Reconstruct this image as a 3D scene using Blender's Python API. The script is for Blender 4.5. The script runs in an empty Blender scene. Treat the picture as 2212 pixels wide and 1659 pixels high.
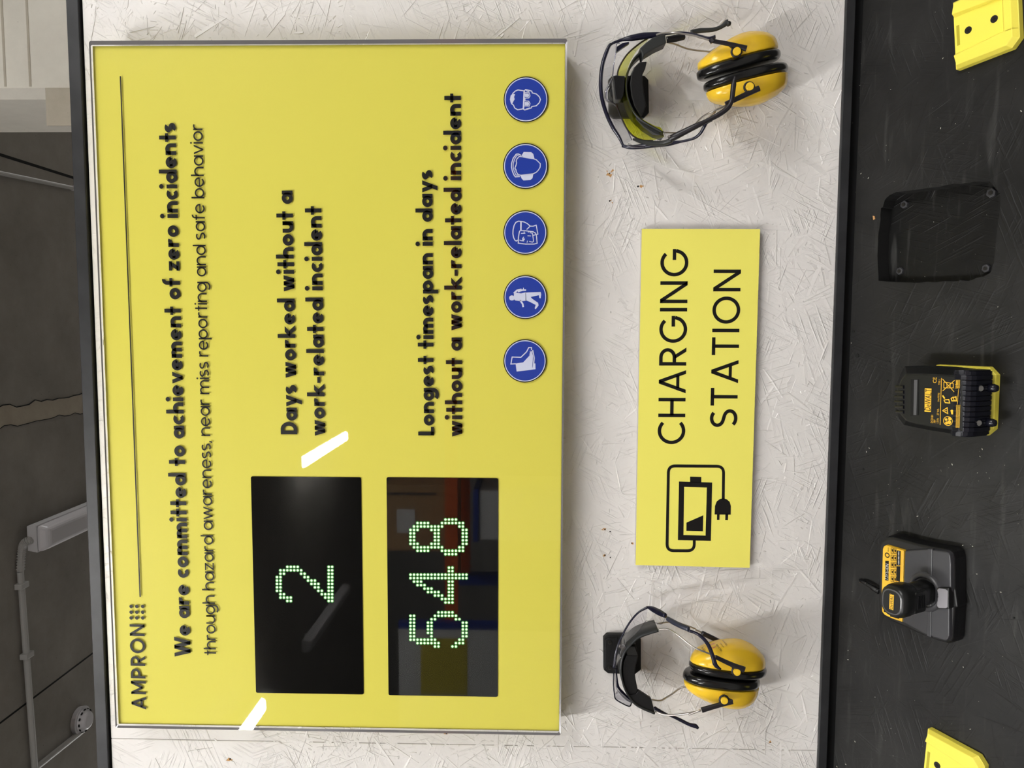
import bpy, bmesh, math, random
from mathutils import Vector, Matrix, noise as mnoise
from mathutils.bvhtree import BVHTree
random.seed(7)
PI = math.pi
sc = bpy.context.scene
COL = sc.collection

# ------------------------------------------------------------------ camera
# the photo was taken with the camera rolled a quarter turn: image left is up, image top is the right
F = 1665.0; IW, IH = 2212.0, 1659.0
CAM = Vector((0.0, -1.1, 1.45))
TILT, YAW, ROLL = 0.02387113, 0.08011365, 0.00581105
base = Matrix(((0, 1, 0), (0, 0, -1), (-1, 0, 0)))
RM = Matrix.Rotation(YAW, 3, 'Z') @ Matrix.Rotation(TILT, 3, 'X') @ base @ Matrix.Rotation(ROLL, 3, 'Z')
cd = bpy.data.cameras.new('camera'); cam = bpy.data.objects.new('camera', cd); COL.objects.link(cam)
cam.matrix_world = Matrix.Translation(CAM) @ RM.to_4x4()
cd.sensor_fit = 'HORIZONTAL'; cd.sensor_width = 36.0; cd.lens = 36.0 * F / IW
cd.clip_start = 0.02; cd.clip_end = 60
sc.camera = cam
# ------------------------------------------------------------------ world, exposure
w = bpy.data.worlds.new('world'); sc.world = w; w.use_nodes = True
w.node_tree.nodes['Background'].inputs[0].default_value = (0.9, 0.95, 1.0, 1)
w.node_tree.nodes['Background'].inputs[1].default_value = 0.02
sc.view_settings.view_transform = 'Standard'; sc.view_settings.look = 'None'
sc.view_settings.exposure = 0.0; sc.view_settings.gamma = 1.0
sc.view_settings.use_curve_mapping = False
LAMP = 119.0             # radiance of the lit fluorescent diffusers

# ------------------------------------------------------------------ geometry helpers
def ray(px, py):
    return RM @ Vector(((px - IW / 2) / F, (IH / 2 - py) / F, -1.0))
def onY(px, py, Y):                      # point of the vertical plane y = Y
    d = ray(px, py); return CAM + d * ((Y - CAM.y) / d.y)
def onZ(px, py, Z):
    d = ray(px, py); return CAM + d * ((Z - CAM.z) / d.z)
AL = math.radians(30.0); BZ = 1.45 - 0.4455
BO = Vector((0, 0, BZ)); BN = Vector((0, -math.sin(AL), math.cos(AL)))
BS = Vector((0, -math.cos(AL), -math.sin(AL)))     # down the slope
BX = Vector((1, 0, 0))
def onB(px, py, h=0.0):                  # point of the sloping board's plane, h above it
    d = ray(px, py); return CAM + d * (((BO + BN * h - CAM).dot(BN)) / d.dot(BN))
def bl(P): return (P.x, (P - BO).dot(BS))          # world point -> board coordinates
def bp(x, s, h=0.0): return BO + BX * x + BS * s + BN * h

ORG = {}
def world_of(o): return ORG.get(o.name, Vector((0, 0, 0))) if o else Vector((0, 0, 0))
def thing(name, label, cat, loc=(0, 0, 0), group=None, kind=None):
    o = bpy.data.objects.new(name, None); COL.objects.link(o); o.location = loc
    o.empty_display_size = 0.02
    o['label'] = label; o['category'] = cat
    if group: o['group'] = group
    if kind: o['kind'] = kind
    ORG[o.name] = Vector(loc)
    return o
def part(name, vf, m, parent=None, label=None, smooth=False, bevel=0.0, seg=2, kind=None, solid=0.0, sub=0):
    V, Fc = vf
    L = world_of(parent)
    me = bpy.data.meshes.new(name)
    me.from_pydata([tuple(Vector(v) - L) for v in V], [], Fc); me.update()
    bm = bmesh.new(); bm.from_mesh(me)
    bmesh.ops.remove_doubles(bm, verts=bm.verts, dist=1e-6) if solid == 0 and len(V) < 20000 else None
    if solid == 0: bmesh.ops.recalc_face_normals(bm, faces=bm.faces)
    bm.to_mesh(me); bm.free()
    if smooth:
        for p in me.polygons: p.use_smooth = True
    me.materials.append(m)
    o = bpy.data.objects.new(name, me); COL.objects.link(o)
    if parent: o.parent = parent; ORG[o.name] = L
    if label: o['label'] = label
    if kind: o['kind'] = kind
    if solid:
        md = o.modifiers.new('t', 'SOLIDIFY'); md.thickness = solid; md.offset = 0
    if bevel:
        md = o.modifiers.new('b', 'BEVEL'); md.width = bevel; md.segments = seg; md.limit_method = 'ANGLE'; md.angle_limit = math.radians(35)
        md.use_clamp_overlap = True
    if sub:
        md = o.modifiers.new('s', 'SUBSURF'); md.levels = sub; md.render_levels = sub
    return o
def tag(o, label, cat, group=None, kind=None):
    o['label'] = label; o['category'] = cat
    if group: o['group'] = group
    if kind: o['kind'] = kind
    return o
def join(*vfs):
    V, Fc = [], []
    for v, f in vfs:
        k = len(V); V += list(v); Fc += [tuple(i + k for i in q) for q in f]
    return V, Fc
def box(x0, x1, y0, y1, z0, z1):
    V = [Vector((x, y, z)) for x in (x0, x1) for y in (y0, y1) for z in (z0, z1)]
    return V, [(0, 1, 3, 2), (4, 6, 7, 5), (0, 4, 5, 1), (2, 3, 7, 6), (0, 2, 6, 4), (1, 5, 7, 3)]
def bbox_(x0, x1, s0, s1, h0, h1):       # box in board coordinates
    V = [bp(x, s, h) for x in (x0, x1) for s in (s0, s1) for h in (h0, h1)]
    return V, box(0, 1, 0, 1, 0, 1)[1]
def prism(pts, ext):                     # pts: near face polygon, ext: vector to the far face
    n = len(pts); V = [Vector(p) for p in pts] + [Vector(p) + ext for p in pts]
    Fc = [tuple(range(n)), tuple(range(2 * n - 1, n - 1, -1))]
    Fc += [(i, i + n, (i + 1) % n + n, (i + 1) % n) for i in range(n)]
    return V, Fc
def frustum(pts0, pts1):
    n = len(pts0); V = list(pts0) + list(pts1)
    return V, [tuple(range(n)), tuple(range(2 * n - 1, n - 1, -1))] + [(i, i + n, (i + 1) % n + n, (i + 1) % n) for i in range(n)]
def cr(P, k=6):                          # Catmull-Rom through the points
    P = [Vector(p) for p in P]; Q = [P[0] * 2 - P[1]] + P + [P[-1] * 2 - P[-2]]; out = []
    for i in range(1, len(Q) - 2):
        a, b, c, d = Q[i - 1:i + 3]
        for j in range(k):
            t = j / k
            out.append(0.5 * ((2 * b) + (c - a) * t + (2 * a - 5 * b + 4 * c - d) * t * t + (3 * b - a - 3 * c + d) * t ** 3))
    out.append(P[-1]); return out
def tube(P, r, n=10, r2=None, up=Vector((0, -1, 0)), k=6, smoothp=True):
    # r: radius (or list per control point) in the picture plane, r2: radius along 'up'
    P = [Vector(p) for p in P]; m = len(P)
    rs = r if isinstance(r, (list, tuple)) else [r] * m
    if smoothp and m > 2:
        C = cr(P, k); R = []
        for i in range(m - 1):
            for j in range(k): R.append(rs[i] + (rs[i + 1] - rs[i]) * j / k)
        R.append(rs[-1])
    else: C, R = P, list(rs)
    q = 1.0 if r2 is None else r2 / max(rs)
    V, Fc = [], []
    for i, c in enumerate(C):
        t = (C[min(i + 1, len(C) - 1)] - C[max(i - 1, 0)]).normalized()
        s = t.cross(up)
        s = s.normalized() if s.length > 1e-4 else Vector((1, 0, 0))
        u = s.cross(t).normalized()
        for a in range(n):
            an = 2 * PI * a / n
            V.append(c + s * (math.cos(an) * R[i]) + u * (math.sin(an) * R[i] * q))
    for i in range(len(C) - 1):
        for a in range(n):
            b = (a + 1) % n
            Fc.append((i * n + a, i * n + b, (i + 1) * n + b, (i + 1) * n + a))
    Fc.append(tuple(range(n - 1, -1, -1))); Fc.append(tuple((len(C) - 1) * n + a for a in range(n)))
    return V, Fc
def cyl(c, ax, r, h, n=20, r1=None):
    ax = Vector(ax).normalized(); s = ax.orthogonal().normalized(); u = ax.cross(s); r1 = r if r1 is None else r1
    a = [Vector(c) + s * (r * math.cos(2 * PI * i / n)) + u * (r * math.sin(2 * PI * i / n)) for i in range(n)]
    b = [Vector(c) + ax * h + s * (r1 * math.cos(2 * PI * i / n)) + u * (r1 * math.sin(2 * PI * i / n)) for i in range(n)]
    return frustum(a, b)
def strip(A, B):                         # open surface between two equally long point rows
    n = len(A); return list(A) + list(B), [(i, i + 1, n + i + 1, n + i) for i in range(n - 1)]
def resamp(P, n):
    P = [Vector(p) for p in P]; L = [0]
    for a, b in zip(P, P[1:]): L.append(L[-1] + (b - a).length)
    out = []
    for i in range(n):
        t = L[-1] * i / (n - 1); k = 0
        while k < len(P) - 2 and L[k + 1] < t: k += 1
        out.append(P[k].lerp(P[k + 1], (t - L[k]) / max(1e-9, L[k + 1] - L[k])))
    return out
def ring_poly(c, U, V_, r, n=40): return [c + U * (r * math.cos(2 * PI * i / n)) + V_ * (r * math.sin(2 * PI * i / n)) for i in range(n)]
def annulus(c, U, V_, r0, r1, n=48):
    A = ring_poly(c, U, V_, r0, n); B = ring_poly(c, U, V_, r1, n)
    return A + B, [(i, (i + 1) % n, (i + 1) % n + n, i + n) for i in range(n)]
def rrect(x0, x1, y0, y1, r, k=4):
    P = []
    for cx, cy, a in ((x1 - r, y1 - r, 0), (x0 + r, y1 - r, 90), (x0 + r, y0 + r, 180), (x1 - r, y0 + r, 270)):
        for j in range(k + 1):
            t = math.radians(a + 90 * j / k); P.append((cx + r * math.cos(t), cy + r * math.sin(t)))
    return P

# ------------------------------------------------------------------ materials
def mat(name, col, rough=0.5, metal=0.0, spec=0.5, noise=None, bump=None, coat=0.0, emit=None, estr=0.0):
    m = bpy.data.materials.new(name); m.use_nodes = True
    nt = m.node_tree; b = nt.nodes['Principled BSDF']
    b.inputs['Base Color'].default_value = (*col, 1); b.inputs['Roughness'].default_value = rough
    b.inputs['Metallic'].default_value = metal; b.inputs['Specular IOR Level'].default_value = spec
    b.inputs['Coat Weight'].default_value = coat; b.inputs['Coat Roughness'].default_value = 0.05
    if emit: b.inputs['Emission Color'].default_value = (*emit, 1); b.inputs['Emission Strength'].default_value = estr
    tc = None
    if noise or bump: tc = nt.nodes.new('ShaderNodeTexCoord')
    if noise:                            # (scale, colour2, low, high)
        n = nt.nodes.new('ShaderNodeTexNoise'); n.inputs['Scale'].default_value = noise[0]; n.inputs['Detail'].default_value = 8
        r = nt.nodes.new('ShaderNodeValToRGB'); r.color_ramp.elements[0].position = noise[2]; r.color_ramp.elements[1].position = noise[3]
        r.color_ramp.elements[0].color = (*col, 1); r.color_ramp.elements[1].color = (*noise[1], 1)
        nt.links.new(tc.outputs['Object'], n.inputs['Vector']); nt.links.new(n.outputs['Fac'], r.inputs[0]); nt.links.new(r.outputs[0], b.inputs['Base Color'])
    if bump:                             # (scale, strength, distance)
        n = nt.nodes.new('ShaderNodeTexNoise'); n.inputs['Scale'].default_value = bump[0]; n.inputs['Detail'].default_value = 6
        bu = nt.nodes.new('ShaderNodeBump'); bu.inputs['Strength'].default_value = bump[1]; bu.inputs['Distance'].default_value = bump[2]
        nt.links.new(tc.outputs['Object'], n.inputs['Vector']); nt.links.new(n.outputs['Fac'], bu.inputs['Height']); nt.links.new(bu.outputs[0], b.inputs['Normal'])
    return m
def clear(name, tint, refl_rough=0.02, ior=1.45):
    # a thin clear sheet: light goes straight through, the surface mirrors by Fresnel
    m = bpy.data.materials.new(name); m.use_nodes = True; nt = m.node_tree; nt.nodes.clear()
    o = nt.nodes.new('ShaderNodeOutputMaterial'); mx = nt.nodes.new('ShaderNodeMixShader'); fr = nt.nodes.new('ShaderNodeFresnel')
    t = nt.nodes.new('ShaderNodeBsdfTransparent'); g = nt.nodes.new('ShaderNodeBsdfGlossy')
    t.inputs[0].default_value = (*tint, 1); g.inputs['Roughness'].default_value = refl_rough
    ge = nt.nodes.new('ShaderNodeNewGeometry'); mp = nt.nodes.new('ShaderNodeMapRange')   # same reflectance from both sides
    mp.inputs['To Min'].default_value = ior; mp.inputs['To Max'].default_value = 1 / ior
    nt.links.new(ge.outputs['Backfacing'], mp.inputs[0]); nt.links.new(mp.outputs[0], fr.inputs[0])
    nt.links.new(fr.outputs[0], mx.inputs[0]); nt.links.new(t.outputs[0], mx.inputs[1]); nt.links.new(g.outputs[0], mx.inputs[2]); nt.links.new(mx.outputs[0], o.inputs[0])
    return m
def osb_paint(name, c1, c2, rough, strength, streak, wall=False):
    m = bpy.data.materials.new(name); m.use_nodes = True; nt = m.node_tree; b = nt.nodes['Principled BSDF']; N = nt.nodes.new; L = nt.links.new
    b.inputs['Roughness'].default_value = rough; b.inputs['Specular IOR Level'].default_value = 0.5 if wall else 0.3
    tc = N('ShaderNodeTexCoord')
    n = N('ShaderNodeTexNoise'); n.inputs['Scale'].default_value = 5; n.inputs['Detail'].default_value = 9; n.inputs['Roughness'].default_value = 0.65
    L(tc.outputs['Object'], n.inputs['Vector'])
    r = N('ShaderNodeValToRGB'); r.color_ramp.elements[0].position = 0.35; r.color_ramp.elements[1].position = 0.7
    r.color_ramp.elements[0].color = (*c1, 1); r.color_ramp.elements[1].color = (*c2, 1); L(n.outputs['Fac'], r.inputs[0])
    col = r.outputs[0]
    if streak:                           # short pale scuffs, several directions
        for k, (rot, sc_) in enumerate(((0.9, (9, 90, 60)), (0.15, (7, 110, 60)), (-0.7, (10, 80, 60)))):
            mp = N('ShaderNodeMapping'); mp.inputs['Rotation'].default_value = (0, 0, rot); mp.inputs['Scale'].default_value = sc_
            L(tc.outputs['Object'], mp.inputs[0])
            v = N('ShaderNodeTexNoise'); v.inputs['Scale'].default_value = 1.0; v.inputs['Detail'].default_value = 4; L(mp.outputs[0], v.inputs['Vector'])
            rr = N('ShaderNodeValToRGB'); rr.color_ramp.elements[0].position = 0.63; rr.color_ramp.elements[1].position = 0.78; L(v.outputs['Fac'], rr.inputs[0])
            mu = N('ShaderNodeMath'); mu.operation = 'MULTIPLY'; mu.inputs[1].default_value = streak; L(rr.outputs[0], mu.inputs[0])
            mx = N('ShaderNodeMix'); mx.data_type = 'RGBA'; L(mu.outputs[0], mx.inputs[0]); L(col, mx.inputs[6]); mx.inputs[7].default_value = (0.06, 0.06, 0.057, 1)
            col = mx.outputs[2]
    L(col, b.inputs['Base Color'])
    n1 = N('ShaderNodeTexNoise'); n1.inputs['Scale'].default_value = 45; n1.inputs['Detail'].default_value = 5; L(tc.outputs['Object'], n1.inputs['Vector'])
    bu = N('ShaderNodeBump'); bu.inputs['Strength'].default_value = strength; bu.inputs['Distance'].default_value = 0.002
    L(n1.outputs['Fac'], bu.inputs['Height'])
    # fibrous brush and strand relief: stretched noise along several directions, each showing in its own patches
    prev = bu
    for k, a in enumerate((0.35, 1.25, 2.05, 2.75)):
        ma = N('ShaderNodeTexNoise'); ma.inputs['Scale'].default_value = 14; ma.inputs['Detail'].default_value = 2
        of = N('ShaderNodeMapping'); of.inputs['Location'].default_value = (k * 3.7, k * 1.9, k * 5.1); L(tc.outputs['Object'], of.inputs[0]); L(of.outputs[0], ma.inputs['Vector'])
        mr = N('ShaderNodeMapRange'); mr.inputs['From Min'].default_value = 0.52; mr.inputs['From Max'].default_value = 0.62; L(ma.outputs['Fac'], mr.inputs[0])
        mp = N('ShaderNodeMapping'); mp.vector_type = 'TEXTURE'; mp.inputs['Rotation'].default_value = (0, a, 0) if wall else (0, 0, a)
        mp.inputs['Scale'].default_value = (1 / 14, 1, 1 / 260) if wall else (1 / 14, 1 / 260, 1); L(tc.outputs['Object'], mp.inputs[0])
        sn = N('ShaderNodeTexNoise'); sn.inputs['Scale'].default_value = 1; sn.inputs['Detail'].default_value = 3; L(mp.outputs[0], sn.inputs['Vector'])
        sr = N('ShaderNodeMapRange'); sr.inputs['From Min'].default_value = 0.54; sr.inputs['From Max'].default_value = 0.68; L(sn.outputs['Fac'], sr.inputs[0])
        mu = N('ShaderNodeMath'); mu.operation = 'MULTIPLY'; L(mr.outputs[0], mu.inputs[0]); L(sr.outputs[0], mu.inputs[1])
        b2 = N('ShaderNodeBump'); b2.inputs['Strength'].default_value = 0.8; b2.inputs['Distance'].default_value = 0.0009 if wall else 0.0004
        L(mu.outputs[0], b2.inputs['Height']); L(prev.outputs[0], b2.inputs['Normal']); prev = b2
    L(prev.outputs[0], b.inputs['Normal'])
    return m
def concrete(name, c1, c2, scale=2.0, stain=None):
    m = bpy.data.materials.new(name); m.use_nodes = True; nt = m.node_tree; b = nt.nodes['Principled BSDF']; N = nt.nodes.new; L = nt.links.new
    b.inputs['Roughness'].default_value = 0.9; tc = N('ShaderNodeTexCoord')
    n = N('ShaderNodeTexNoise'); n.inputs['Scale'].default_value = scale; n.inputs['Detail'].default_value = 10; n.inputs['Roughness'].default_value = 0.7
    L(tc.outputs['Object'], n.inputs['Vector'])
    r = N('ShaderNodeValToRGB'); r.color_ramp.elements[0].position = 0.32; r.color_ramp.elements[1].position = 0.72
    r.color_ramp.elements[0].color = (*c1, 1); r.color_ramp.elements[1].color = (*c2, 1); L(n.outputs['Fac'], r.inputs[0])
    v = N('ShaderNodeTexVoronoi'); v.inputs['Scale'].default_value = scale * 9; L(tc.outputs['Object'], v.inputs['Vector'])
    vr = N('ShaderNodeValToRGB'); vr.color_ramp.elements[0].position = 0.02; vr.color_ramp.elements[1].position = 0.06
    vr.color_ramp.elements[0].color = (0.35, 0.33, 0.3, 1); vr.color_ramp.elements[1].color = (1, 1, 1, 1); L(v.outputs['Distance'], vr.inputs[0])
    mx = N('ShaderNodeMix'); mx.data_type = 'RGBA'; mx.blend_type = 'MULTIPLY'; mx.inputs[0].default_value = 1; L(r.outputs[0], mx.inputs[6]); L(vr.outputs[0], mx.inputs[7])
    L(mx.outputs[2], b.inputs['Base Color'])
    bu = N('ShaderNodeBump'); bu.inputs['Strength'].default_value = 0.25; bu.inputs['Distance'].default_value = 0.004; L(n.outputs['Fac'], bu.inputs['Height']); L(bu.outputs[0], b.inputs['Normal'])
    return m
M = dict(
    wall=osb_paint('white_paint', (0.69, 0.665, 0.64), (0.76, 0.735, 0.71), 0.36, 0.5, 0, True),
    board=osb_paint('black_board_paint', (0.0045, 0.0045, 0.0045), (0.020, 0.0197, 0.0190), 0.5, 0.35, 0.40),
    tray=osb_paint('tray_black', (0.002, 0.002, 0.002), (0.006, 0.006, 0.0055), 0.45, 0.5, 0.6),
    trim=mat('black_metal', (0.012, 0.0125, 0.014), 0.45, 0.0, 0.35, noise=(30, (0.024, 0.0245, 0.027), 0.3, 0.7)),
    gap=mat('dark_gap', (0.006, 0.006, 0.007), 0.8),
    yel=mat('yellow_print', (0.72, 0.645, 0.100), 0.45, spec=0.2),
    yel2=mat('yellow_sign_board', (0.86, 0.79, 0.145), 0.42, spec=0.4),
    foam=mat('grey_sign_edge', (0.45, 0.43, 0.40), 0.7),
    ink=mat('black_ink', (0.0045, 0.0038, 0.0035), 0.45, spec=0.3),
    blue=mat('blue_print', (0.006, 0.036, 0.34), 0.4),
    white=mat('white_print', (0.62, 0.64, 0.82), 0.5),
    screen=mat('display_glass_black', (0.003, 0.003, 0.003), 0.03, spec=0.6),
    led=mat('led_lit', (0.1, 0.3, 0.1), 0.5, emit=(0.62, 1.0, 0.50), estr=1.7),
    ledhalo=mat('led_halo_glow', (0.02, 0.1, 0.02), 0.5, emit=(0.006, 0.16, 0.006), estr=0.45),  # dim green emission painting the glow around each lit dot
    pane=clear('clear_acrylic', (0.985, 0.99, 0.98), 0.012, 1.36),
    paneedge=mat('acrylic_edge', (0.20, 0.19, 0.20), 0.12, spec=0.8, metal=0.3),  # opaque grey painted for the wall's shadow seen through the clear edge
    lens=clear('clear_lens', (0.80, 0.80, 0.84), 0.03, 1.6),
    lensy=clear('yellow_lens', (0.70, 0.72, 0.04), 0.03, 1.5),
    navy=mat('navy_plastic', (0.007, 0.007, 0.022), 0.25),
    blackp=mat('black_plastic', (0.004, 0.004, 0.0045), 0.35),
    bracket=mat('black_printed_plastic', (0.0035, 0.0035, 0.0036), 0.5, spec=.35, bump=(400, 0.4, 0.0006)),
    band=mat('grey_band_rubber', (0.020, 0.022, 0.0215), 0.45),
    armp=mat('dark_violet_plastic', (0.011, 0.009, 0.012), 0.35),
    cup=mat('yellow_earcup_plastic', (0.86, 0.55, 0.028), 0.22, noise=(25, (0.80, 0.50, 0.026), 0.35, 0.7)),
    cushion=mat('black_vinyl', (0.007, 0.007, 0.007), 0.2),
    wire=mat('steel_wire', (0.50, 0.47, 0.44), 0.38, metal=1.0),
    holder=mat('yellow_printed_plastic', (0.90, 0.78, 0.095), 0.42, bump=(350, 0.15, 0.0005)),
    batt=mat('battery_case', (0.006, 0.0065, 0.0065), 0.36),
    ribs=mat('battery_ribbed_rubber', (0.0055, 0.006, 0.011), 0.25),
    slot=mat('grey_gauge', (0.09, 0.09, 0.095), 0.3),
    gold=mat('yellow_orange_print', (0.85, 0.50, 0.03), 0.45),
    chgr=mat('grey_charger_plastic', (0.046, 0.046, 0.051), 0.34),
    chrub=mat('charger_rubber', (0.0045, 0.0045, 0.0052), 0.42),
    dia=clear('clear_button', (0.8, 0.8, 0.82), 0.15, 1.8),
    dbtn=mat('frosted_clear_button', (0.30, 0.29, 0.31), 0.15),
    screw=mat('screw_steel', (0.45, 0.44, 0.42), 0.35, metal=1.0),
    bscrew=mat('black_screw', (0.03, 0.028, 0.025), 0.4, metal=0.6),
    wood=mat('bare_wood_chip', (0.50, 0.27, 0.10), 0.8),
    hole=mat('hole_black', (0.002, 0.002, 0.002), 0.9),
    dust=mat('sawdust', (0.75, 0.72, 0.62), 0.6),
    ceil=concrete('ceiling_concrete', (0.22, 0.20, 0.175), (0.32, 0.295, 0.26), 3.0),
    col=concrete('column_concrete', (0.66, 0.62, 0.54), (0.80, 0.76, 0.67), 4.0),
    joint=concrete('joint_mortar', (0.36, 0.31, 0.24), (0.44, 0.39, 0.31), 9.0),
    stain=concrete('patch_brown', (0.42, 0.37, 0.29), (0.52, 0.47, 0.38), 8.0),
    floor=concrete('floor_concrete', (0.24, 0.235, 0.225), (0.34, 0.33, 0.315), 2.0),
    far=concrete('room_wall_concrete', (0.25, 0.245, 0.235), (0.34, 0.33, 0.31), 1.5),
    fix=mat('lamp_housing', (0.55, 0.54, 0.55), 0.5),
    diff=mat('lamp_diffuser_off', (0.60, 0.58, 0.60), 0.35),
    lit=mat('lamp_diffuser_lit', (0.8, 0.8, 0.8), 0.5, emit=(1.0, 0.99, 0.972), estr=LAMP),
    pipe=mat('grey_conduit', (0.40, 0.39, 0.37), 0.5),
    card=mat('cardboard', (0.42, 0.26, 0.13), 0.8), orange=mat('orange_rack_steel', (0.75, 0.13, 0.02), 0.4),
    rblue=mat('blue_rack_steel', (0.01, 0.04, 0.30), 0.4), paper=mat('white_paper', (0.75, 0.75, 0.75), 0.8),
    red=mat('red_print', (0.60, 0.05, 0.04), 0.4),
    postery=mat('poster_yellow', (0.70, 0.58, 0.07), 0.6),
)

# ------------------------------------------------------------------ drawn letters (single-line geometry, flat strokes)
def arc(cx, cy, rx, ry, a0, a1, n=None):
    n = n or max(3, int(abs(a1 - a0) / 9)); return [(cx + rx * math.cos(math.radians(a0 + (a1 - a0) * i / n)), cy + ry * math.sin(math.radians(a0 + (a1 - a0) * i / n))) for i in range(n + 1)]
def glyph(ch, w, X, C, A):
    """strokes ('s', points, closed) and polygons ('p', points); baseline 0; returns (items, advance)"""
    I = []; h = w / 2; r = X / 2; o = 0.012 * C
    S = lambda p, c=False: I.append(('s', p, c)); P = lambda *p: I.append(('p', list(p)))
    R = lambda x0, y0, x1, y1: P((x0, y0), (x1, y0), (x1, y1), (x0, y1))
    def D(x0, y0, x1, y1, k=1.0):        # diagonal cut horizontally
        dx, dy = x1 - x0, y1 - y0; hw = k * h * math.hypot(dx, dy) / abs(dy); P((x0 - hw, y0), (x0 + hw, y0), (x1 + hw, y1), (x1 - hw, y1))
    rx = r * 1.02; bw = 2 * rx
    cir = lambda cx: S(arc(cx, r, rx - h, r - h + o, 0, 360, 44)[:-1], True)
    desc = -0.30 * A
    def arch(x0, nw):                    # stem-to-stem arch of outer width nw starting at x0
        rr = nw / 2 - h; S([(x0 + h, X - h - rr * 1.0)] + arc(x0 + nw / 2, X - h - rr + o, rr, rr, 180, 0) + [(x0 + nw - h, 0)])
    if ch == ' ': return [], 0.235 * A
    if ch == 'a': cir(rx); R(bw - w * .55, 0, bw + w * .45, X); return I, bw + w * .45
    if ch == 'd': cir(rx); R(bw - w * .55, 0, bw + w * .45, A); return I, bw + w * .45
    if ch == 'b': cir(rx + w * .45); R(0, 0, w, A); return I, bw + w * .45
    if ch == 'p': cir(rx + w * .45); R(0, desc, w, X); return I, bw + w * .45
    if ch == 'g':
        cir(rx); x1 = bw + w * .45 - h; rr = r * 0.86
        S([(x1, X), (x1, desc + rr * .75 + h)] + arc(x1 - rr, desc + rr * .75 + h, rr, rr * .75, 0, -140)); return I, bw + w * .45
    if ch == 'o': cir(rx); return I, bw
    if ch == 'c': S(arc(rx, r, rx - h, r - h + o, 48, 312, 36)); return I, rx + (rx - h) * .67 + h * .75
    if ch == 'e': S(arc(rx, r, rx - h, r - h + o, 2, 318, 40)); R(h, r - h * .82, bw - h * .6, r + h * .82); return I, bw
    if ch in 'hn': R(0, 0, w, A if ch == 'h' else X); arch(0, X * .93 + w * .25); return I, X * .93 + w * .25
    if ch == 'm': R(0, 0, w, X); nw = X * .80 + w * .3; arch(0, nw); arch(nw - w, nw); return I, 2 * nw - w
    if ch == 'u':
        nw = X * .93 + w * .25; rr = nw / 2 - h; S([(h, X)] + arc(nw / 2, h + rr - o, rr, rr, 180, 360) + [(nw - h, X)]); R(nw - w, 0, nw, X); return I, nw
    if ch == 'r': R(0, 0, w, X); rr = X * .34; S(arc(h + rr, X - h - rr + o, rr, rr, 180, 62)); return I, h + rr * 1.47 + h * .5
    if ch == 't': x = X * .20; R(x, 0, x + w, X + (A - X) * .82); R(0, X - w * .82, x * 2 + w, X); return I, x * 2 + w
    if ch == 'f':
        x = X * .16; rr = X * .27; S([(x + h, 0), (x + h, A - h - rr)] + arc(x + h + rr, A - h - rr + o, rr, rr, 180, 78)); R(0, X - w * .82, x + w + X * .24, X); return I, x + w + X * .26
    if ch == 'i': R(0, 0, w, X); P(*[(h + h * 1.22 * math.cos(a * PI / 10), X + (A - X) * .72 + h * 1.22 * math.sin(a * PI / 10)) for a in range(20)]); return I, w
    if ch == 'l': R(0, 0, w, A); return I, w
    if ch == 'k': R(0, 0, w, A); D(w * .9, X * .50, X * .72 + w * .3, X); D(w * .9 + X * .12, X * .58, X * .78 + w * .45, 0); return I, X * .78 + w * .9
    if ch == 's':
        q = (X - w) / 4; k = q * 1.42
        S(arc(X * .36, X - h - q + o, k, q, 38, 90) + arc(X * .36, X - h - q + o, k, q, 99, 250) + arc(X * .36, h + q - o, k * 1.04, q, 70, -90) + arc(X * .36, h + q - o, k * 1.04, q, -99, -142)); return I, X * .72 + h * .4
    if ch == 'v': t = X * .46 + h * .4; D(t, 0, h, X); D(t, 0, 2 * t - h, X); return I, 2 * t
    if ch == 'y': t = X * .46 + h * .4; D(t, 0, h, X); D(t - (t - h) * -desc / X, desc, 2 * t - h, X); return I, 2 * t
    if ch == 'w': t = X * .36 + h * .5; D(t, 0, h, X); D(t, 0, 2 * t - h, X); D(3 * t - w, 0, 2 * t - h, X); D(3 * t - w, 0, 4 * t - w - h, X); return I, 4 * t - w
    if ch == 'z': R(0, 0, X * .84, w * .85); R(0, X - w * .85, X * .84, X); D(w * .62, w * .4, X * .84 - w * .62, X - w * .4); return I, X * .84
    if ch == '-': R(0, X * .38, X * .55, X * .38 + w * .85); return I, X * .55
    if ch == ',': D(w * .25, -.14 * A, w * .75, w * .9, .9); return I, w
    # capitals
    if ch == 'A': t = C * .40 + h * .4; D(h, 0, t, C); D(2 * t - h, 0, t, C); R(t * .42, C * .24, 2 * t - t * .42, C * .24 + w * .9); return I, 2 * t
    if ch == 'M': t = C * .46; R(0, 0, w, C); R(2 * t - w, 0, 2 * t, C); D(t, C * .22, h, C); D(t, C * .22, 2 * t - h, C); return I, 2 * t
    if ch == 'N': t = C * .80; R(0, 0, w, C); R(t - w, 0, t, C); D(t - h * 1.05, 0, h * 1.05, C); return I, t
    if ch == 'P': q = C * .29; R(0, 0, w, C); S([(w, C - h), (C * .30, C - h)] + arc(C * .30, C - h - q + h * .5, q - h * .0, q - h * .5, 90, -90) + [(w, C - 2 * q + h * 0)]); return I, C * .30 + q + h
    if ch == 'R':
        q = C * .28; S([(w, C - h), (C * .30, C - h)] + arc(C * .30, C - h - q + h * .5, q, q - h * .5, 90, -90) + [(w, C - 2 * q)]); R(0, 0, w, C); D(C * .60 - h * .1, 0, C * .31, C - 2 * q, 1); return I, C * .60 + h
    if ch == 'D': S([(h, h), (C * .30, h)] + arc(C * .30, C / 2, C * .42 - h, C / 2 - h, -90, 90) + [(h, C - h)], True); return I, C * .72
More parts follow.
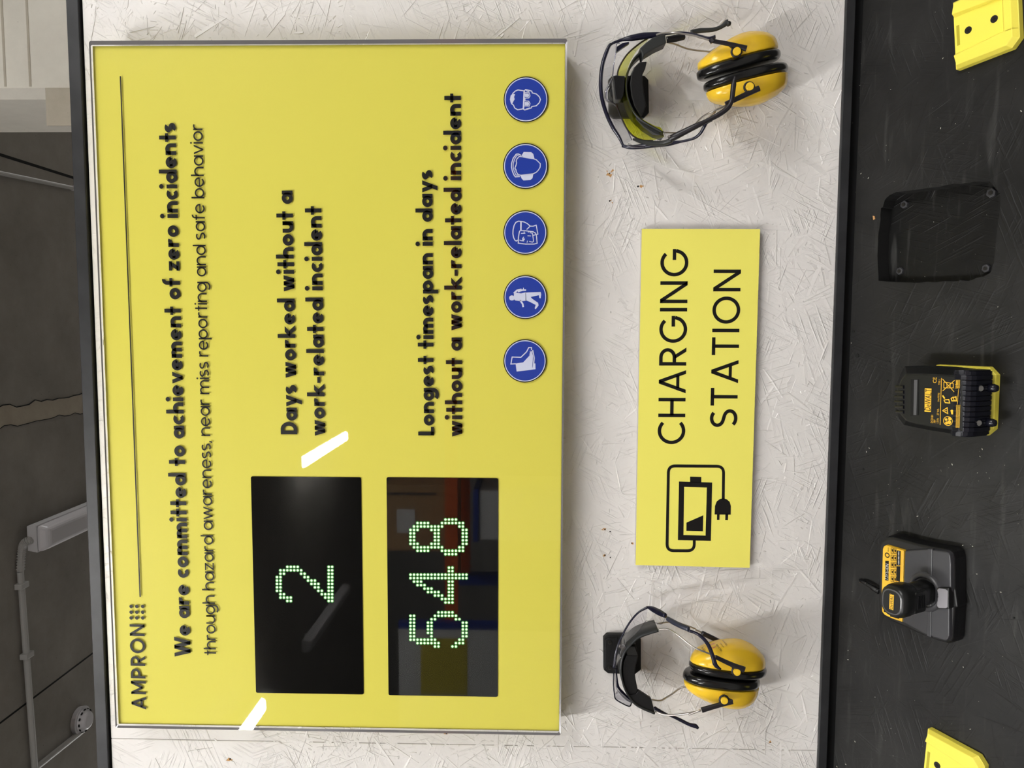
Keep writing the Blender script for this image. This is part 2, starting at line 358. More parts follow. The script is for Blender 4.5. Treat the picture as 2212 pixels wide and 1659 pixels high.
    if ch == 'O': S(arc(C * .5, C / 2, C * .5 - h, C / 2 - h + o, 0, 360, 60)[:-1], True); return I, C
    if ch == 'C': S(arc(C * .5, C / 2, C * .5 - h, C / 2 - h + o, 46, 314, 50)); return I, C * .84
    if ch == 'G': S(arc(C * .5, C / 2, C * .5 - h, C / 2 - h + o, 44, 330, 50) + [(C - h, C * .5 - h)]) ; R(C * .60, C * .5 - h, C - h * .1, C * .5 + h); return I, C * .98
    if ch == 'H': R(0, 0, w, C); R(C * .72 - w, 0, C * .72, C); R(w * .5, C * .5 - h, C * .72 - w * .5, C * .5 + h); return I, C * .72
    if ch == 'I': R(0, 0, w, C); return I, w
    if ch == 'L': R(0, 0, w, C); R(0, 0, C * .50, w * .88); return I, C * .50
    if ch == 'T': R(0, C - w, C * .66, C); R(C * .33 - h, 0, C * .33 + h, C); return I, C * .66
    if ch == 'S':
        q = (C - w) / 4; k = q * 1.22; x = C * .31
        S(arc(x, C - h - q + o, k, q, 40, 90) + arc(x, C - h - q + o, k, q, 99, 248) + arc(x, h + q - o, k * 1.05, q, 68, -90) + arc(x, h + q - o, k * 1.05, q, -99, -145)); return I, C * .60
    if ch == 'W': t = C * .30 + h * .5; D(t, 0, h, C); D(t, 0, 2 * t - h, C); D(3 * t - w, 0, 2 * t - h, C); D(3 * t - w, 0, 4 * t - w - h, C); return I, 4 * t - w
    return [], 0.3 * A
def stroke2(pts, closed, h):
    n = len(pts); Lf, Rt = [], []
    P = [Vector((p[0], p[1])) for p in pts]
    for i in range(n):
        a = P[i - 1] if (closed or i > 0) else None; b = P[(i + 1) % n] if (closed or i < n - 1) else None
        d1 = (P[i] - a).normalized() if a is not None and (P[i] - a).length > 1e-9 else None
        d2 = (b - P[i]).normalized() if b is not None and (b - P[i]).length > 1e-9 else None
        d1 = d1 or d2; d2 = d2 or d1
        n1 = Vector((-d1.y, d1.x)); n2 = Vector((-d2.y, d2.x)); m = (n1 + n2)
        m = m.normalized() if m.length > 1e-6 else n1
        k = h / max(0.35, m.dot(n1)); Lf.append(P[i] + m * k); Rt.append(P[i] - m * k)
    V = Lf + Rt; m_ = n if closed else n - 1
    return V, [(i, (i + 1) % n, (i + 1) % n + n, i + n) for i in range(m_)]
def line_geo(text, w, X, C, A, width, gap):
    """2-D mesh of a line of text fitted to 'width' by stretching the spaces between letters, then the whole"""
    G = [glyph(c, w, X, C, A) for c in text]; nat = sum(g[1] for g in G); n = len(G) - 1
    sp = (width - nat) / n; sx = 1.0
    if not gap[0] * C <= sp <= gap[1] * C:
        sp = min(max(sp, gap[0] * C), gap[1] * C); sx = (width) / (nat + sp * n)
    V, Fc = [], []; x = 0
    for it, adv in G:
        for I in it:
            vf = stroke2(I[1], I[2], w / 2) if I[0] == 's' else ([Vector(p) for p in I[1]], [tuple(range(len(I[1])))])
            k = len(V); V += [Vector(((v.x + x) * sx, v.y)) for v in vf[0]]; Fc += [tuple(i + k for i in f) for f in vf[1]]
        x += adv + sp
    return V, Fc
def place(vf, O, U, Vv): return [O + U * v[0] + Vv * v[1] for v in vf[0]], vf[1]
def flat_text(name, text, p0, p1, ccap, wfrac, Y, parent, m, X=.63, A=1.06, gap=(.10, .34)):
    """p0/p1: baseline ends in the photograph, ccap: capital height in px there; lies in the plane y = Y"""
    a = onY(*p0, Y); b = onY(*p1, Y); q = onY(p0[0] - ccap, p0[1], Y); C = (q - a).length
    U = (b - a).normalized(); N = Vector((0, -1, 0)); Vv = N.cross(U); Vv.normalize()
    if Vv.z < 0: Vv = -Vv
    vf = line_geo(text, wfrac * C, X * C, C, A * C, (b - a).length, gap)
    return part(name, place(vf, a, U, Vv), m, parent)
def bfont(text, size, align='LEFT'):
    cu = bpy.data.curves.new('txt', 'FONT'); cu.body = text; cu.size = size; cu.align_x = align; cu.resolution_u = 2
    ob = bpy.data.objects.new('txt', cu); COL.objects.link(ob); dg = bpy.context.evaluated_depsgraph_get()
    me = bpy.data.meshes.new_from_object(ob.evaluated_get(dg))
    V = [v.co.copy() for v in me.vertices]; Fc = [tuple(p.vertices) for p in me.polygons]
    bpy.data.objects.remove(ob); bpy.data.curves.remove(cu); bpy.data.meshes.remove(me)
    return V, Fc

# ================================================================== THE SETTING
X0, X1 = -5.5, 4.5; Y0, Y1 = -9.0, 5.5; CZ = 3.55
def struct(name, vf, m, label, cat, **k):
    o = part(name, vf, m, **k); tag(o, label, cat, kind='structure'); return o
struct('floor', box(X0, X1, Y0, Y1, -0.1, 0), M['floor'], 'grey concrete garage floor below the bench', 'floor')
cei = struct('ceiling', box(X0, X1, Y0, Y1, CZ, CZ + 0.2), M['ceil'], 'dark rough concrete ceiling seen above the partition', 'ceiling')
struct('wall_front', box(X0, X1, Y0 - 0.2, Y0, 0, CZ), M['far'], 'concrete wall far behind the camera', 'wall')
struct('wall_left', box(X0 - 0.2, X0, Y0, Y1, 0, CZ), M['far'], 'concrete side wall to the left of the room', 'wall')
struct('wall_right', box(X1, X1 + 0.2, Y0, Y1, 0, CZ), M['far'], 'concrete side wall to the right of the room', 'wall')
struct('wall_rear', box(X0, X1, Y1, Y1 + 0.2, 0, CZ), M['far'], 'concrete wall beyond the partition', 'wall')
# ceiling slab joints and the mortar band, running away from the camera
xs = onZ(0, 1562, CZ).x; xr = onZ(0, 334, CZ).x
part('slab_joint', box(xs - .004, xs + .004, .6, Y1, CZ - .001, CZ + .01), M['hole'], cei)
part('slab_joint', box(xr - .006, xr + .006, .6, Y1, CZ - .001, CZ + .01), M['hole'], cei)
xb = (onZ(0, 885, CZ).x + onZ(180, 848, CZ).x) / 2; xa = (onZ(0, 932, CZ).x + onZ(180, 885, CZ).x) / 2
rb = random.Random(3); e0 = [Vector((xb + rb.uniform(-.012, .008), .5 + i * .04, CZ - .003)) for i in range(60)]
e1 = [Vector((xa + rb.uniform(-.010, .012), .5 + i * .04, CZ - .003)) for i in range(60)]
part('mortar_band', prism(e0 + e1[::-1], Vector((0, 0, .01))), M['joint'], cei)
part('crack', prism([p + Vector((.0, 0, -.0005)) for p in e0] + [p + Vector((.004, 0, -.0005)) for p in e0[::-1]], Vector((0, 0, .004))), M['hole'], cei)
part('crack', prism([p + Vector((-.003, 0, -.0005)) for p in e1] + [p + Vector((0, 0, -.0005)) for p in e1[::-1]], Vector((0, 0, .004))), M['hole'], cei)

# concrete column beyond the partition
cx, cy, cc = .623, 1.0, .0234
pts = [(cx, cy), (1.7, cy), (1.7, cy + 1.1), (cx - cc, cy + .38 + cc), (cx - cc, cy + cc)]
pts = [(cx, cy), (1.7, cy), (1.7, cy + .38 + cc), (cx - cc, cy + .38 + cc - .02), (cx - cc, cy + cc)]
colm = thing('concrete_column', 'pale concrete column rising behind the partition, at its right end', 'column', (1.1, cy + .2, 0), kind='structure')
part('shaft', prism([Vector((a, b, 0)) for a, b in pts], Vector((0, 0, CZ))), M['col'], colm)
q0 = onY(98, 190, cy - .001); q1 = onY(145, 48, cy - .001)
part('brown_patch', box(q1.x - .27, q0.x, cy - .002, cy + .003, min(q0.z, q1.z) - .05, q0.z), M['stain'], colm, label='brownish repair patch')
for px_ in (62, 8):
    z_ = onY(px_, 100, cy).z; part('casting_seam', box(cx + .004, 1.69, cy - .0012, cy + .002, z_ - .003, z_ + .003), M['stain'], colm)

# the partition: two white-painted strand boards on a core, black metal channels above and below
ztop1 = onY(176, 830, -.005).z; ztop0 = onY(201.5, 830, -.005).z
zb1 = onY(1797.8, 830, -.006).z; zb0 = onY(1817.5, 830, -.006).z
jx = (onY(244, 1597, 0).x + onY(1750, 1620, 0).x) / 2
core = struct('wall_back', box(-1.9, 1.3, .0125, .09, 0, ztop1 - .01), M['gap'], 'white-painted strand board partition carrying the signs', 'wall')
part('osb_panel', box(jx + .0003, 1.3, 0, .012, zb1 - .01, ztop1 - .02), M['wall'], core, bevel=.001, label='white-painted strand board, large right-hand sheet')
part('osb_panel', box(-1.9, jx - .0003, 0, .012, zb1 - .01, ztop1 - .02), M['wall'], core, bevel=.001, label='white-painted strand board, sheet left of the joint')
def flakes(n, xr_, vr_, big, hmax, rnd, to3, ang=None):
    V, Fc = [], []
    for _ in range(n):
        while True:
            u, v = rnd.uniform(*xr_), rnd.uniform(*vr_)
            if rnd.random() < .25 + .9 * (mnoise.noise(Vector((u * 7, v * 7, 3.1))) + .25): break
        if big: L_, W_ = rnd.uniform(.010, .060), rnd.choice((rnd.uniform(.0010, .003), rnd.uniform(.002, .011)))
        else: L_, W_ = rnd.uniform(.0018, .009), rnd.uniform(.0008, .0028)
        a = rnd.uniform(0, PI) if ang is None else rnd.gauss(ang, .5)
        ca, sa = math.cos(a), math.sin(a); h0 = rnd.uniform(-.3, .5) * hmax; g = rnd.uniform(.4, 1.0) * hmax / W_ * rnd.choice((-1, 1))
        gl = rnd.uniform(-.6, .6) * hmax / L_
        pts_ = [(-.5, -.3), (-.46, .45), (-.1, .5), (.47, .38), (.5, -.2), (.1, -.5)]
        k = len(V); T = []
        for p_, q_ in pts_:
            p_ = p_ * L_ * rnd.uniform(.85, 1.1); q_ = q_ * W_ * rnd.uniform(.75, 1.2)
            h = max(-.0002, min(hmax * 1.2, h0 + g * q_ + gl * p_)); T.append((u + ca * p_ - sa * q_, v + sa * p_ + ca * q_, h))
        V += [to3(*t) for t in T] + [to3(t[0], t[1], -.0006) for t in T]
        Fc.append(tuple(range(k, k + 6))); Fc += [(k + i, k + 6 + i, k + 6 + (i + 1) % 6, k + (i + 1) % 6) for i in range(6)]
    return V, Fc
rf = random.Random(11)
wz = (zb1 + .004, ztop0 - .014)
to_wall = lambda u, v, h: Vector((u, -h, v))
def clipz(vf): return [Vector((p.x, p.y, min(max(p.z, zb1 - .003), ztop0 - .005))) for p in vf[0]], vf[1]
part('osb_strands', clipz(flakes(6500, (-.78, .62), wz, True, .00095, rf, to_wall)), M['wall'], core, kind='stuff', label='raised wood strands under the white paint')
part('paint_burrs', clipz(flakes(7500, (-.78, .62), wz, False, .0011, rf, to_wall)), M['wall'], core, kind='stuff', label='small raised burrs in the white paint')
struct('trim_1', box(-1.9, 1.3, -.005, .095, ztop0, ztop1), M['trim'], 'black metal channel capping the white partition', 'trim', bevel=.001)
struct('trim_2', box(-1.9, 1.3, -.006, .012, zb0, zb1), M['trim'], 'black strip between the white wall and the sloping board', 'trim', bevel=.001)

# old screw holes with torn paint, and a few scuffs
def hole_mark(x, y, r, chips):
    c = onY(x, y, -.0006)
    part('screw_hole', cyl(c, (0, 1, 0), r, .004, 12), M['hole'], core)
    for poly in chips:
        part('torn_chip', prism([onY(x + a, y + b, -.0005) for a, b in poly], Vector((0, .001, 0))), M['wood'], core)
hole_mark(1317, 374.3, .0009, [[(-8, 4), (-4, -1), (1, 2), (6, 2), (2, 9), (-2, 5)], [(1, -1), (6, -9), (10, -7), (5, -3)], [(-7, -6), (-5, -6), (-4, -2), (-6, -3)]])
hole_mark(1378.3, 402.6, .0013, [[(3, -1), (6, -4), (8, -2), (14, -1), (9, 1), (7, 4), (4, 1)]])
hole_mark(1317, 434, .0011, [[(1, -2), (4, -3), (3, 1)], [(4, 3), (7, 2), (6, 6)]])
hole_mark(1306.6, 1144, .0011, [[(-8, 1), (-3, -3), (3, -2), (1, 2)]])
hole_mark(1318, 1148.5, .0010, [])
hole_mark(1306.8, 1199.7, .0011, [[(-5, 2), (-2, -2), (2, -2), (0, 3)]])
hole_mark(1318.5, 1204.5, .0009, [])
hole_mark(1365, 1173.5, .0010, [[(-1, -2), (4, -1), (3, 3), (-1, 2)]])
hole_mark(497, 1640, .0013, [[(-9, 3), (-3, -3), (6, 2), (-2, 4)]])
hole_mark(964, 1585, .0010, [[(-6, 1), (-2, -2), (4, 1)]])
hole_mark(1664, 1604, .0008, [[(-4, 2), (0, -5), (3, 0)]])

# ================================================================== CEILING FITTINGS
def lamp(name, label, x, ya, yb, z, on, group=None):
    t = thing(name, label, 'lamp', (x, (ya + yb) / 2, z), group)
    w_ = .058
    def loop(wd, z_, e): return [Vector((x - wd, ya + e, z_)), Vector((x + wd, ya + e, z_)), Vector((x + wd, yb - e, z_)), Vector((x - wd, yb - e, z_))]
    part('housing', frustum(loop(w_ * .9, z + .09, .01), loop(w_, z + .045, .004)), M['fix'], t, bevel=.004)
    part('diffuser', frustum(loop(w_, z + .045, 0), loop(w_ * .72, z, .018)), M['lit'] if on else M['diff'], t, bevel=.014, seg=3)
    for yy in (ya + .25, yb - .25): part('bracket', box(x - .02, x + .02, yy - .01, yy + .01, z + .088, CZ), M['fix'], t)
    return t
LZ = 3.42
lamp('ceiling_lamp', 'lit fluorescent lamp over the space in front of the signs', -1.02, -2.36, -.86, LZ, True, 'lit ceiling lamps')
lamp('ceiling_lamp', 'lit fluorescent lamp mirrored right of the upper display', -1.24, -7.25, -5.66, LZ, True, 'lit ceiling lamps')
lamp('ceiling_lamp', 'lit fluorescent lamp mirrored in the left edge of the sign', -2.88, -4.55, -3.00, LZ, True, 'lit ceiling lamps')
lamp('ceiling_lamp', 'lit fluorescent lamp to the right, out of the picture', 1.9, -3.6, -2.0, LZ, True, 'lit ceiling lamps')
lamp('ceiling_lamp', 'unseen lit fluorescent lamp added as fill on the right side', 3.3, -3.6, -2.0, LZ, True, 'lit ceiling lamps')  # unseen fill lamp, added to even out the light from the right
lamp('ceiling_lamp', 'unseen lit fluorescent lamp added for ambient light beyond the partition on the right', 2.8, 3.3, 4.8, LZ, True, 'lit ceiling lamps')  # added out of view to lift the dark ceiling behind the partition
lamp('ceiling_lamp', 'unseen lit fluorescent lamp added for ambient light beyond the partition on the left', -3.6, 3.3, 4.8, LZ, True, 'lit ceiling lamps')  # second added lamp, unseen, brightening the space behind the partition
lamp('ceiling_lamp', 'unlit lamp mirrored in the upper black display', -2.94, -7.25, -5.70, LZ, False)
pA = onZ(97, 1141, LZ); pB = onZ(110, 1188, LZ)
lx = (pA.x + pB.x) / 2
lamp('ceiling_lamp', 'unlit grey fluorescent lamp above the partition, conduit at its end', lx, pA.y + .01, pA.y + 1.6, LZ, False)
cdz = CZ - .018
c0 = onZ(92, 1170, LZ + .05); c1 = onZ(60, 1168, cdz - .03); c2 = onZ(48, 1185, cdz); c3 = onZ(44, 1235, cdz)
cond = thing('conduit', 'grey conduit with a corrugated bend feeding the unlit lamp', 'conduit', c3)
flex = tube([c0, c1, c2, c3], .013, 10)
part('corrugated_hose', flex, M['pipe'], cond)
C_ = cr([c0, c1, c2, c3], 9)
part('hose_ridges', join(*[cyl(C_[i] - (C_[i + 1] - C_[i]).normalized() * .002, C_[i + 1] - C_[i], .016, .005, 10) for i in range(0, len(C_) - 1)]), M['pipe'], cond, kind='stuff')
c4 = onZ(75, 1659, cdz); c5 = c4 + (c4 - c3) * 3
part('pipe', tube([c3, c5], .0125, 12, smoothp=False), M['pipe'], cond)
for t_ in (.07, .42): 
    q = c3.lerp(c4, t_ + .0); part('pipe_clip', box(q.x - .012, q.x + .012, q.y - .02, q.y + .03, q.z - .014, CZ - .001), M['pipe'], cond, bevel=.003)
dz = CZ - .055
dc = onZ(193, 1556, dz)
det = thing('smoke_detector', 'white round smoke detector on the ceiling, cut off by the partition', 'smoke detector', dc)
part('base', cyl(Vector((dc.x, dc.y, CZ)), (0, 0, -1), .060, .026, 32, .064), M['diff'], det, bevel=.003)
part('dome', cyl(Vector((dc.x, dc.y, CZ - .022)), (0, 0, -1), .054, .034, 32, .036), M['diff'], det, bevel=.006)
for k in range(12):
    a = 2 * PI * k / 12; ux = Vector((math.cos(a), math.sin(a), 0)); q = Vector((dc.x, dc.y, CZ - .036)) + ux * .0492; tx = Vector((-ux.y, ux.x, 0))
    part('vent_slot', prism([q - tx * .006 - Vector((0, 0, .003)), q + tx * .006 - Vector((0, 0, .003)), q + tx * .006 + Vector((0, 0, .003)), q - tx * .006 + Vector((0, 0, .003))], ux * .0035), M['hole'], det)
p_ = thing('conduit', 'grey conduit running to the smoke detector', 'conduit', onZ(140, 1600, cdz))
e1_ = onZ(95, 1645, cdz); e0_ = onZ(180, 1577, cdz)
part('pipe', tube([e0_, e1_, e1_ + (e1_ - e0_) * 2], .0125, 12, smoothp=False), M['pipe'], p_)
q = onZ(172, 1572, cdz); part('pipe_clip', box(q.x - .016, q.x + .016, q.y - .012, q.y + .012, q.z - .014, CZ - .001), M['pipe'], p_, bevel=.003)
s0 = onZ(0, 374, cdz); s1 = onZ(156, 406, cdz)
p_ = thing('conduit', 'pale conduit on the ceiling beside the concrete column', 'conduit', (s0 + s1) / 2)
part('pipe', tube([s0 - (s1 - s0), s1], .009, 10, smoothp=False), M['pipe'], p_)
part('end_cap', cyl(s1, (s1 - s0), .012, .012, 12), M['diff'], p_)

# ================================================================== BIG SIGN
YP, YT, YY = -.045, -.0410, -.0390         # pane face, printed layer, yellow back
cs = [onY(199.5, 98.5, YY), onY(1221.8, 95, YY), onY(255, 1563.5, YY), onY(1208, 1580, YY)]
sx1 = (cs[0].x + cs[1].x) / 2; sx0 = (cs[2].x + cs[3].x) / 2; sz1 = (cs[0].z + cs[2].z) / 2; sz0 = (cs[1].z + cs[3].z) / 2
sign = thing('safety_sign', 'large yellow glossy safety notice board with two black counters and five blue pictograms', 'sign', ((sx0 + sx1) / 2, 0, sz0))
part('backing', box(sx0, sx1, YY, -.0008, sz0, sz1), M['yel'], sign, bevel=.001, label='yellow backing board')
ex = (sx0 - .0028, sx1 + .0045, sz0 - .002, sz1 + .001)
rp = rrect(ex[0], ex[1], ex[2], ex[3], .003)
part('acrylic_pane', ([Vector((a, YP, b)) for a, b in rp], [tuple(range(len(rp)))]), M['pane'], sign, label='clear glossy acrylic sheet over the print')
eo = [Vector((a, YP + .0002, b)) for a, b in rp]; n_ = len(eo)
part('pane_edge', (eo + [v + Vector((0, .004, 0)) for v in eo], [(i, (i + 1) % n_, (i + 1) % n_ + n_, i + n_) for i in range(n_)]), M['paneedge'], sign, label='cut edge of the acrylic, coloured grey for the shaded wall behind')
rim = [Vector((a, YP + .001, b)) for a, b in rrect(sx0 + .0005, sx1 - .0005, sz0 + .0005, sz1 - .0005, .0028)]
part('edge_face', (eo + rim, [(i, (i + 1) % n_, (i + 1) % n_ + n_, i + n_) for i in range(n_)]), M['paneedge'], sign)
T = lambda *a, **k: flat_text('lettering', *a[:5], YT, sign, M['ink'], **k)
T('AMPRON', (316, 1532.7), (311.8, 1349.2), 31.6, .165, gap=(.05, .3))
for ix, xx in enumerate((283.3, 295.5, 308.2)):
    for yy in (1310, 1322.4, 1334.8):
        c = onY(xx, yy, YT); part('logo_dot', (ring_poly(c, Vector((1, 0, 0)), Vector((0, 0, 1)), .0026, 20), [tuple(range(20))]), M['ink'], sign)
def pxline(name, P, wpx, Y, m, parent, closed=False):
    v, f = stroke2(P, closed, wpx / 2); return part(name, ([onY(a.x, a.y, Y) for a in v], f), m, parent)
def pxpoly(name, P, Y, m, parent): return part(name, ([onY(a, b, Y) for a, b in P], [tuple(range(len(P)))]), m, parent)
pxline('header_line', [(302.7, 1289.7), (260, 164.6)], 2.8, YT, M['ink'], sign)
T('We are committed to achievement of zero incidents', (412, 1418.8), (378.8, 265), 34.8, .215, gap=(.035, .08))
T('through hazard awareness, near miss reporting and safe behavior', (466.8, 1415.6), (437.2, 268), 26.5, .118, X=.72, A=1.0, gap=(.04, .15))
T('Days worked without a', (642.2, 938.4), (631.7, 411.5), 35.7,.222, gap=(.035, .08))
T('work-related incident', (702.6, 941.2), (694.3, 445.4), 35.7,.222, gap=(.035, .08))
T('Longest timespan in days', (937.6, 940.7), (933.8, 367), 34.2,.222, gap=(.035, .08))
T('without a work-related incident', (998.7, 943), (995.4, 202), 35.2,.222, gap=(.035, .08))

# counters
def rr_px(c4, r=.003):                     # rounded rectangle from four pixel corners on the printed layer
    P = [onY(*c, YT) for c in c4]; x0 = min(p.x for p in P); x1 = max(p.x for p in P); z0 = min(p.z for p in P); z1 = max(p.z for p in P)
    x0 = (P[2].x + P[3].x) / 2; x1 = (P[0].x + P[1].x) / 2; z1 = (P[0].z + P[3].z) / 2; z0 = (P[1].z + P[2].z) / 2
    return x0, x1, z0, z1
DIG = {
 '2': ['3-6 15-16', '1-7 15-16', '1-2 7-8 15-16', '0-1 8-9 15-16', '0-1 9-11 15-16', '0-1 10-12 15-16', '0-1 11-12 15-16', '0-1 12-13 15-16', '1-2 13-16', '1-4 14-16', '3-4 15-16'],
 '8': ['10-13', '2-5 9-15', '1-9 14-15', '0-2 6-8 15-16', '0-1 7-8 15-16', '0-1 7-8 15-16', '0-1 7-8 15-16', '0-2 6-8 15-16', '1-9 14-15', '2-5 9-15', '10-13'],
 '4': ['11-12', '11-12', '0-16', '0-16', '1-3 11-12', '2-4 11-12', '4-6 11-12', '5-8 11-12', '7-9 11-12', '9-12', '10-12'],
 '5': ['8-12', '0-1 7-13', '0-1 6-7 13-14', '0-1 5-6 15-16', '0-1 5-6 15-16', '0-1 5-6 15-16', '0-1 5-6 15-16', '0-1 6 15-16', '0-7 14-15', '2-8 13-15', '7-8 12-13']}
def display(c4, label, digits):
    x0, x1, z0, z1 = rr_px(c4)
    dsp = part('display', ([Vector((a, YT + .0010, b)) for a, b in rrect(x0, x1, z0, z1, .0025)], [tuple(range(20))]), M['screen'], sign, label=label)
    bz = [Vector((a, YT + .0009, b)) for a, b in rrect(x0, x1, z0, z1, .0025)]; bo = [Vector((a, YT + .0002, b)) for a, b in rrect(x0 - .0008, x1 + .0008, z0 - .0008, z1 + .0008, .003)]
    for ch, tx, bx, yt, yb in digits:
        core_, halo_ = ([], []), ([], [])
        for ui, row in enumerate(DIG[ch]):
            for seg_ in row.split():
                a, b = (seg_.split('-') + [seg_])[:2] if '-' in seg_ else (seg_, seg_)
                for v in range(int(a), int(b) + 1):
                    px_ = tx + (bx - tx) * v / 16; py_ = yt + (yb - yt) * ui / 10
                    for (vf, rad, yo, n) in ((core_, .00160, .0004, 12), (halo_, .0027, .0007, 12)):
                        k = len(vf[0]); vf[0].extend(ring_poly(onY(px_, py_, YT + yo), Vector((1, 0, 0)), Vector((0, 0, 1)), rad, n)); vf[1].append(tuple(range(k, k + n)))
        part('led_digit', core_, M['led'], dsp, label='glowing green dot-matrix digit ' + ch, kind='stuff')
        part('led_halos', halo_, M['ledhalo'], dsp, kind='stuff')  # glowing discs behind the dots stand for their halo, not for lenses
    return dsp
display([(542.6, 1029.8), (781, 1030.7), (784, 1500.6), (551, 1497.5)], 'upper black counter showing a green 2', [('2', 598.4, 717.5, 1224.6, 1298.3)])
display([(836.6, 1031.3), (1076.4, 1033), (1075, 1506), (837, 1502.5)], 'lower black counter showing a green 548',
        [('8', 886.8, 1007.5, 1122.3, 1197.2), ('4', 886.8, 1007.5, 1226.3, 1301.6), ('5', 886.8, 1007.5, 1322.9, 1396.6)])

# pictograms
def pictogram(cx_, cy_, r_, label, strokes=(), polys=(), dark=()):
    c = onY(cx_, cy_, YT); R_ = (onY(cx_ - r_, cy_, YT) - c).length; U = Vector((1, 0, 0)); W_ = Vector((0, 0, 1))
    o = part('pictogram', annulus(c, U, W_, R_, R_ * .955), M['ink'], sign, label=label)
    part('white_ring', annulus(c, U, W_, R_ * .955, R_ * .915), M['white'], o)
    part('blue_disc', (ring_poly(c, U, W_, R_ * .915, 48), [tuple(range(48))]), M['blue'], o)
    for P, w_ in strokes: pxline('white_symbol', P, w_, YT - .0003, M['white'], o)
    for P in polys: pxpoly('white_symbol', P, YT - .0003, M['white'], o)
    for P, w_ in dark: pxline('blue_detail', P, w_, YT - .0005, M['blue'], o)
def cv(ox, oy, s): return lambda L: [(ox + a / s, oy + b / s) for a, b in L]
g3 = cv(1050, 140, 4.61); g4 = cv(1050, 480, 4.365); g3b = cv(1070, 440, 13.82)
pictogram(1136.1, 214.8, 48.2, 'blue disc with a head wearing goggles',
    [(g3([(262, 290), (290, 262), (318, 250), (380, 260), (395, 246), (455, 262), (460, 280), (500, 290), (530, 318), (541, 345), (530, 378), (500, 408), (455, 416), (450, 430), (385, 450), (370, 438), (315, 448), (285, 430), (272, 400), (250, 385)]), 2.2),
     (g3([(380, 262), (372, 437)]), 3.2), (g3([(395, 246), (408, 262), (430, 268)]), 2.0), (g3([(385, 450), (410, 436), (440, 428)]), 2.0),
     (g3([(378, 275), (430, 278), (438, 310), (425, 330), (388, 332), (388, 360), (425, 362), (438, 385), (430, 412), (378, 410)]), 1.6)],
    [g3([(237, 345), (245, 305), (262, 290), (290, 293), (278, 320), (285, 342), (270, 368), (262, 388), (246, 382)]), g3([(385, 285), (422, 287), (430, 305), (420, 322), (387, 320)]), g3([(385, 370), (420, 370), (430, 388), (422, 406), (385, 404)])])
pictogram(1135.2, 358.7, 48.6, 'blue disc with a head wearing ear defenders',
    [(g3([(300, 960), (305, 940), (330, 912), (360, 916), (410, 926), (470, 935), (500, 945), (540, 985), (538, 1020), (520, 1050), (500, 1070), (470, 1085), (410, 1092), (345, 1100), (318, 1092), (300, 1065), (298, 1045), (287, 1030), (298, 1000), (305, 975), (298, 955)]), 2.0),
     (g3([(350, 903), (322, 888), (300, 890), (270, 930), (254, 980), (253, 1020), (262, 1060), (278, 1098), (292, 1116), (338, 1112)]), 2.2),
     (g3([(325, 900), (304, 905), (284, 940), (270, 985), (270, 1020), (280, 1060), (298, 1098), (330, 1100)]), 1.7)],
    [g3([(352, 905), (375, 868), (450, 870), (470, 888), (482, 935), (440, 925), (395, 922)]), g3([(343, 1102), (400, 1094), (470, 1088), (462, 1130), (440, 1147), (372, 1152), (352, 1130)])])
pictogram(1134.6, 502.4, 47.4, 'blue disc with a head behind a face shield',
    [(g3b([(765, 530), (690, 522), (610, 560), (560, 650), (530, 780), (525, 900), (545, 1010), (585, 1090), (625, 1115), (670, 1085)]), 2.2),
     (g3b([(765, 530), (860, 545), (950, 590), (1040, 670), (935, 770)]), 2.0), (g3b([(1040, 672), (1130, 672), (1220, 640), (1270, 910), (1130, 945)]), 2.0),
     (g3b([(765, 530), (762, 790)]), 3.2), (g3b([(740, 800), (900, 808), (1130, 838), (1200, 880), (1228, 950), (1248, 1180), (1160, 1205), (900, 1205), (685, 1180), (690, 1000), (715, 850), (740, 800)]), 2.1),
     (g3b([(1025, 862), (1105, 880), (1120, 960), (1140, 1120), (1110, 1148), (1010, 1125)]), 1.8), (g3b([(765, 888), (895, 880)]), 1.8), (g3b([(860, 830), (860, 880)]), 1.6), (g3b([(960, 957), (1065, 962)]), 1.6),
     (g3b([(720, 1085), (780, 1105), (860, 1112)]), 1.7), (g3b([(850, 990), (812, 1040), (818, 1090)]), 1.8), (g3b([(960, 1105), (945, 1165)]), 1.4), (g3b([(985, 835), (985, 862)]), 1.6)],
    [g3b([(815, 1040), (870, 1035), (885, 1065), (850, 1095), (815, 1095)])])
pictogram(1134.8, 642, 47, 'blue disc with a walking person',
    [(g4([(300, 655), (345, 640), (378, 640)]), 3.2), (g4([(262, 672), (290, 645), (335, 634)]), 4.0), (g4([(320, 735), (345, 770), (350, 800)]), 3.6), (g4([(352, 640), (352, 618)]), 1.6)],
    [g4([(217, 714), (222, 698), (236, 690), (254, 691), (266, 702), (268, 722), (258, 736), (240, 739), (224, 732)]),
     g4([(262, 680), (285, 665), (330, 672), (375, 660), (380, 740), (330, 745), (275, 738), (262, 725)]),
     g4([(370, 663), (515, 658), (520, 680), (514, 718), (502, 715), (498, 688), (420, 705), (435, 722), (490, 760), (495, 785), (468, 820), (458, 812), (468, 780), (410, 750), (372, 735)])])
pictogram(1134, 779.7, 46.6, 'blue disc with a safety boot',
    [(g4([(280, 1335), (234, 1337), (246, 1271), (328, 1274), (382, 1222), (402, 1182), (428, 1182), (428, 1205)]), 2.2), (g4([(440, 1205), (455, 1280), (450, 1335)]), 2.0)],
    [g4([(278, 1332), (350, 1322), (405, 1262), (412, 1215), (440, 1212), (448, 1262), (448, 1330), (465, 1332), (466, 1386), (395, 1396), (288, 1408)])],
    [(g4([(410, 1262), (412, 1225), (430, 1212), (446, 1262), (436, 1370)]), .8)])

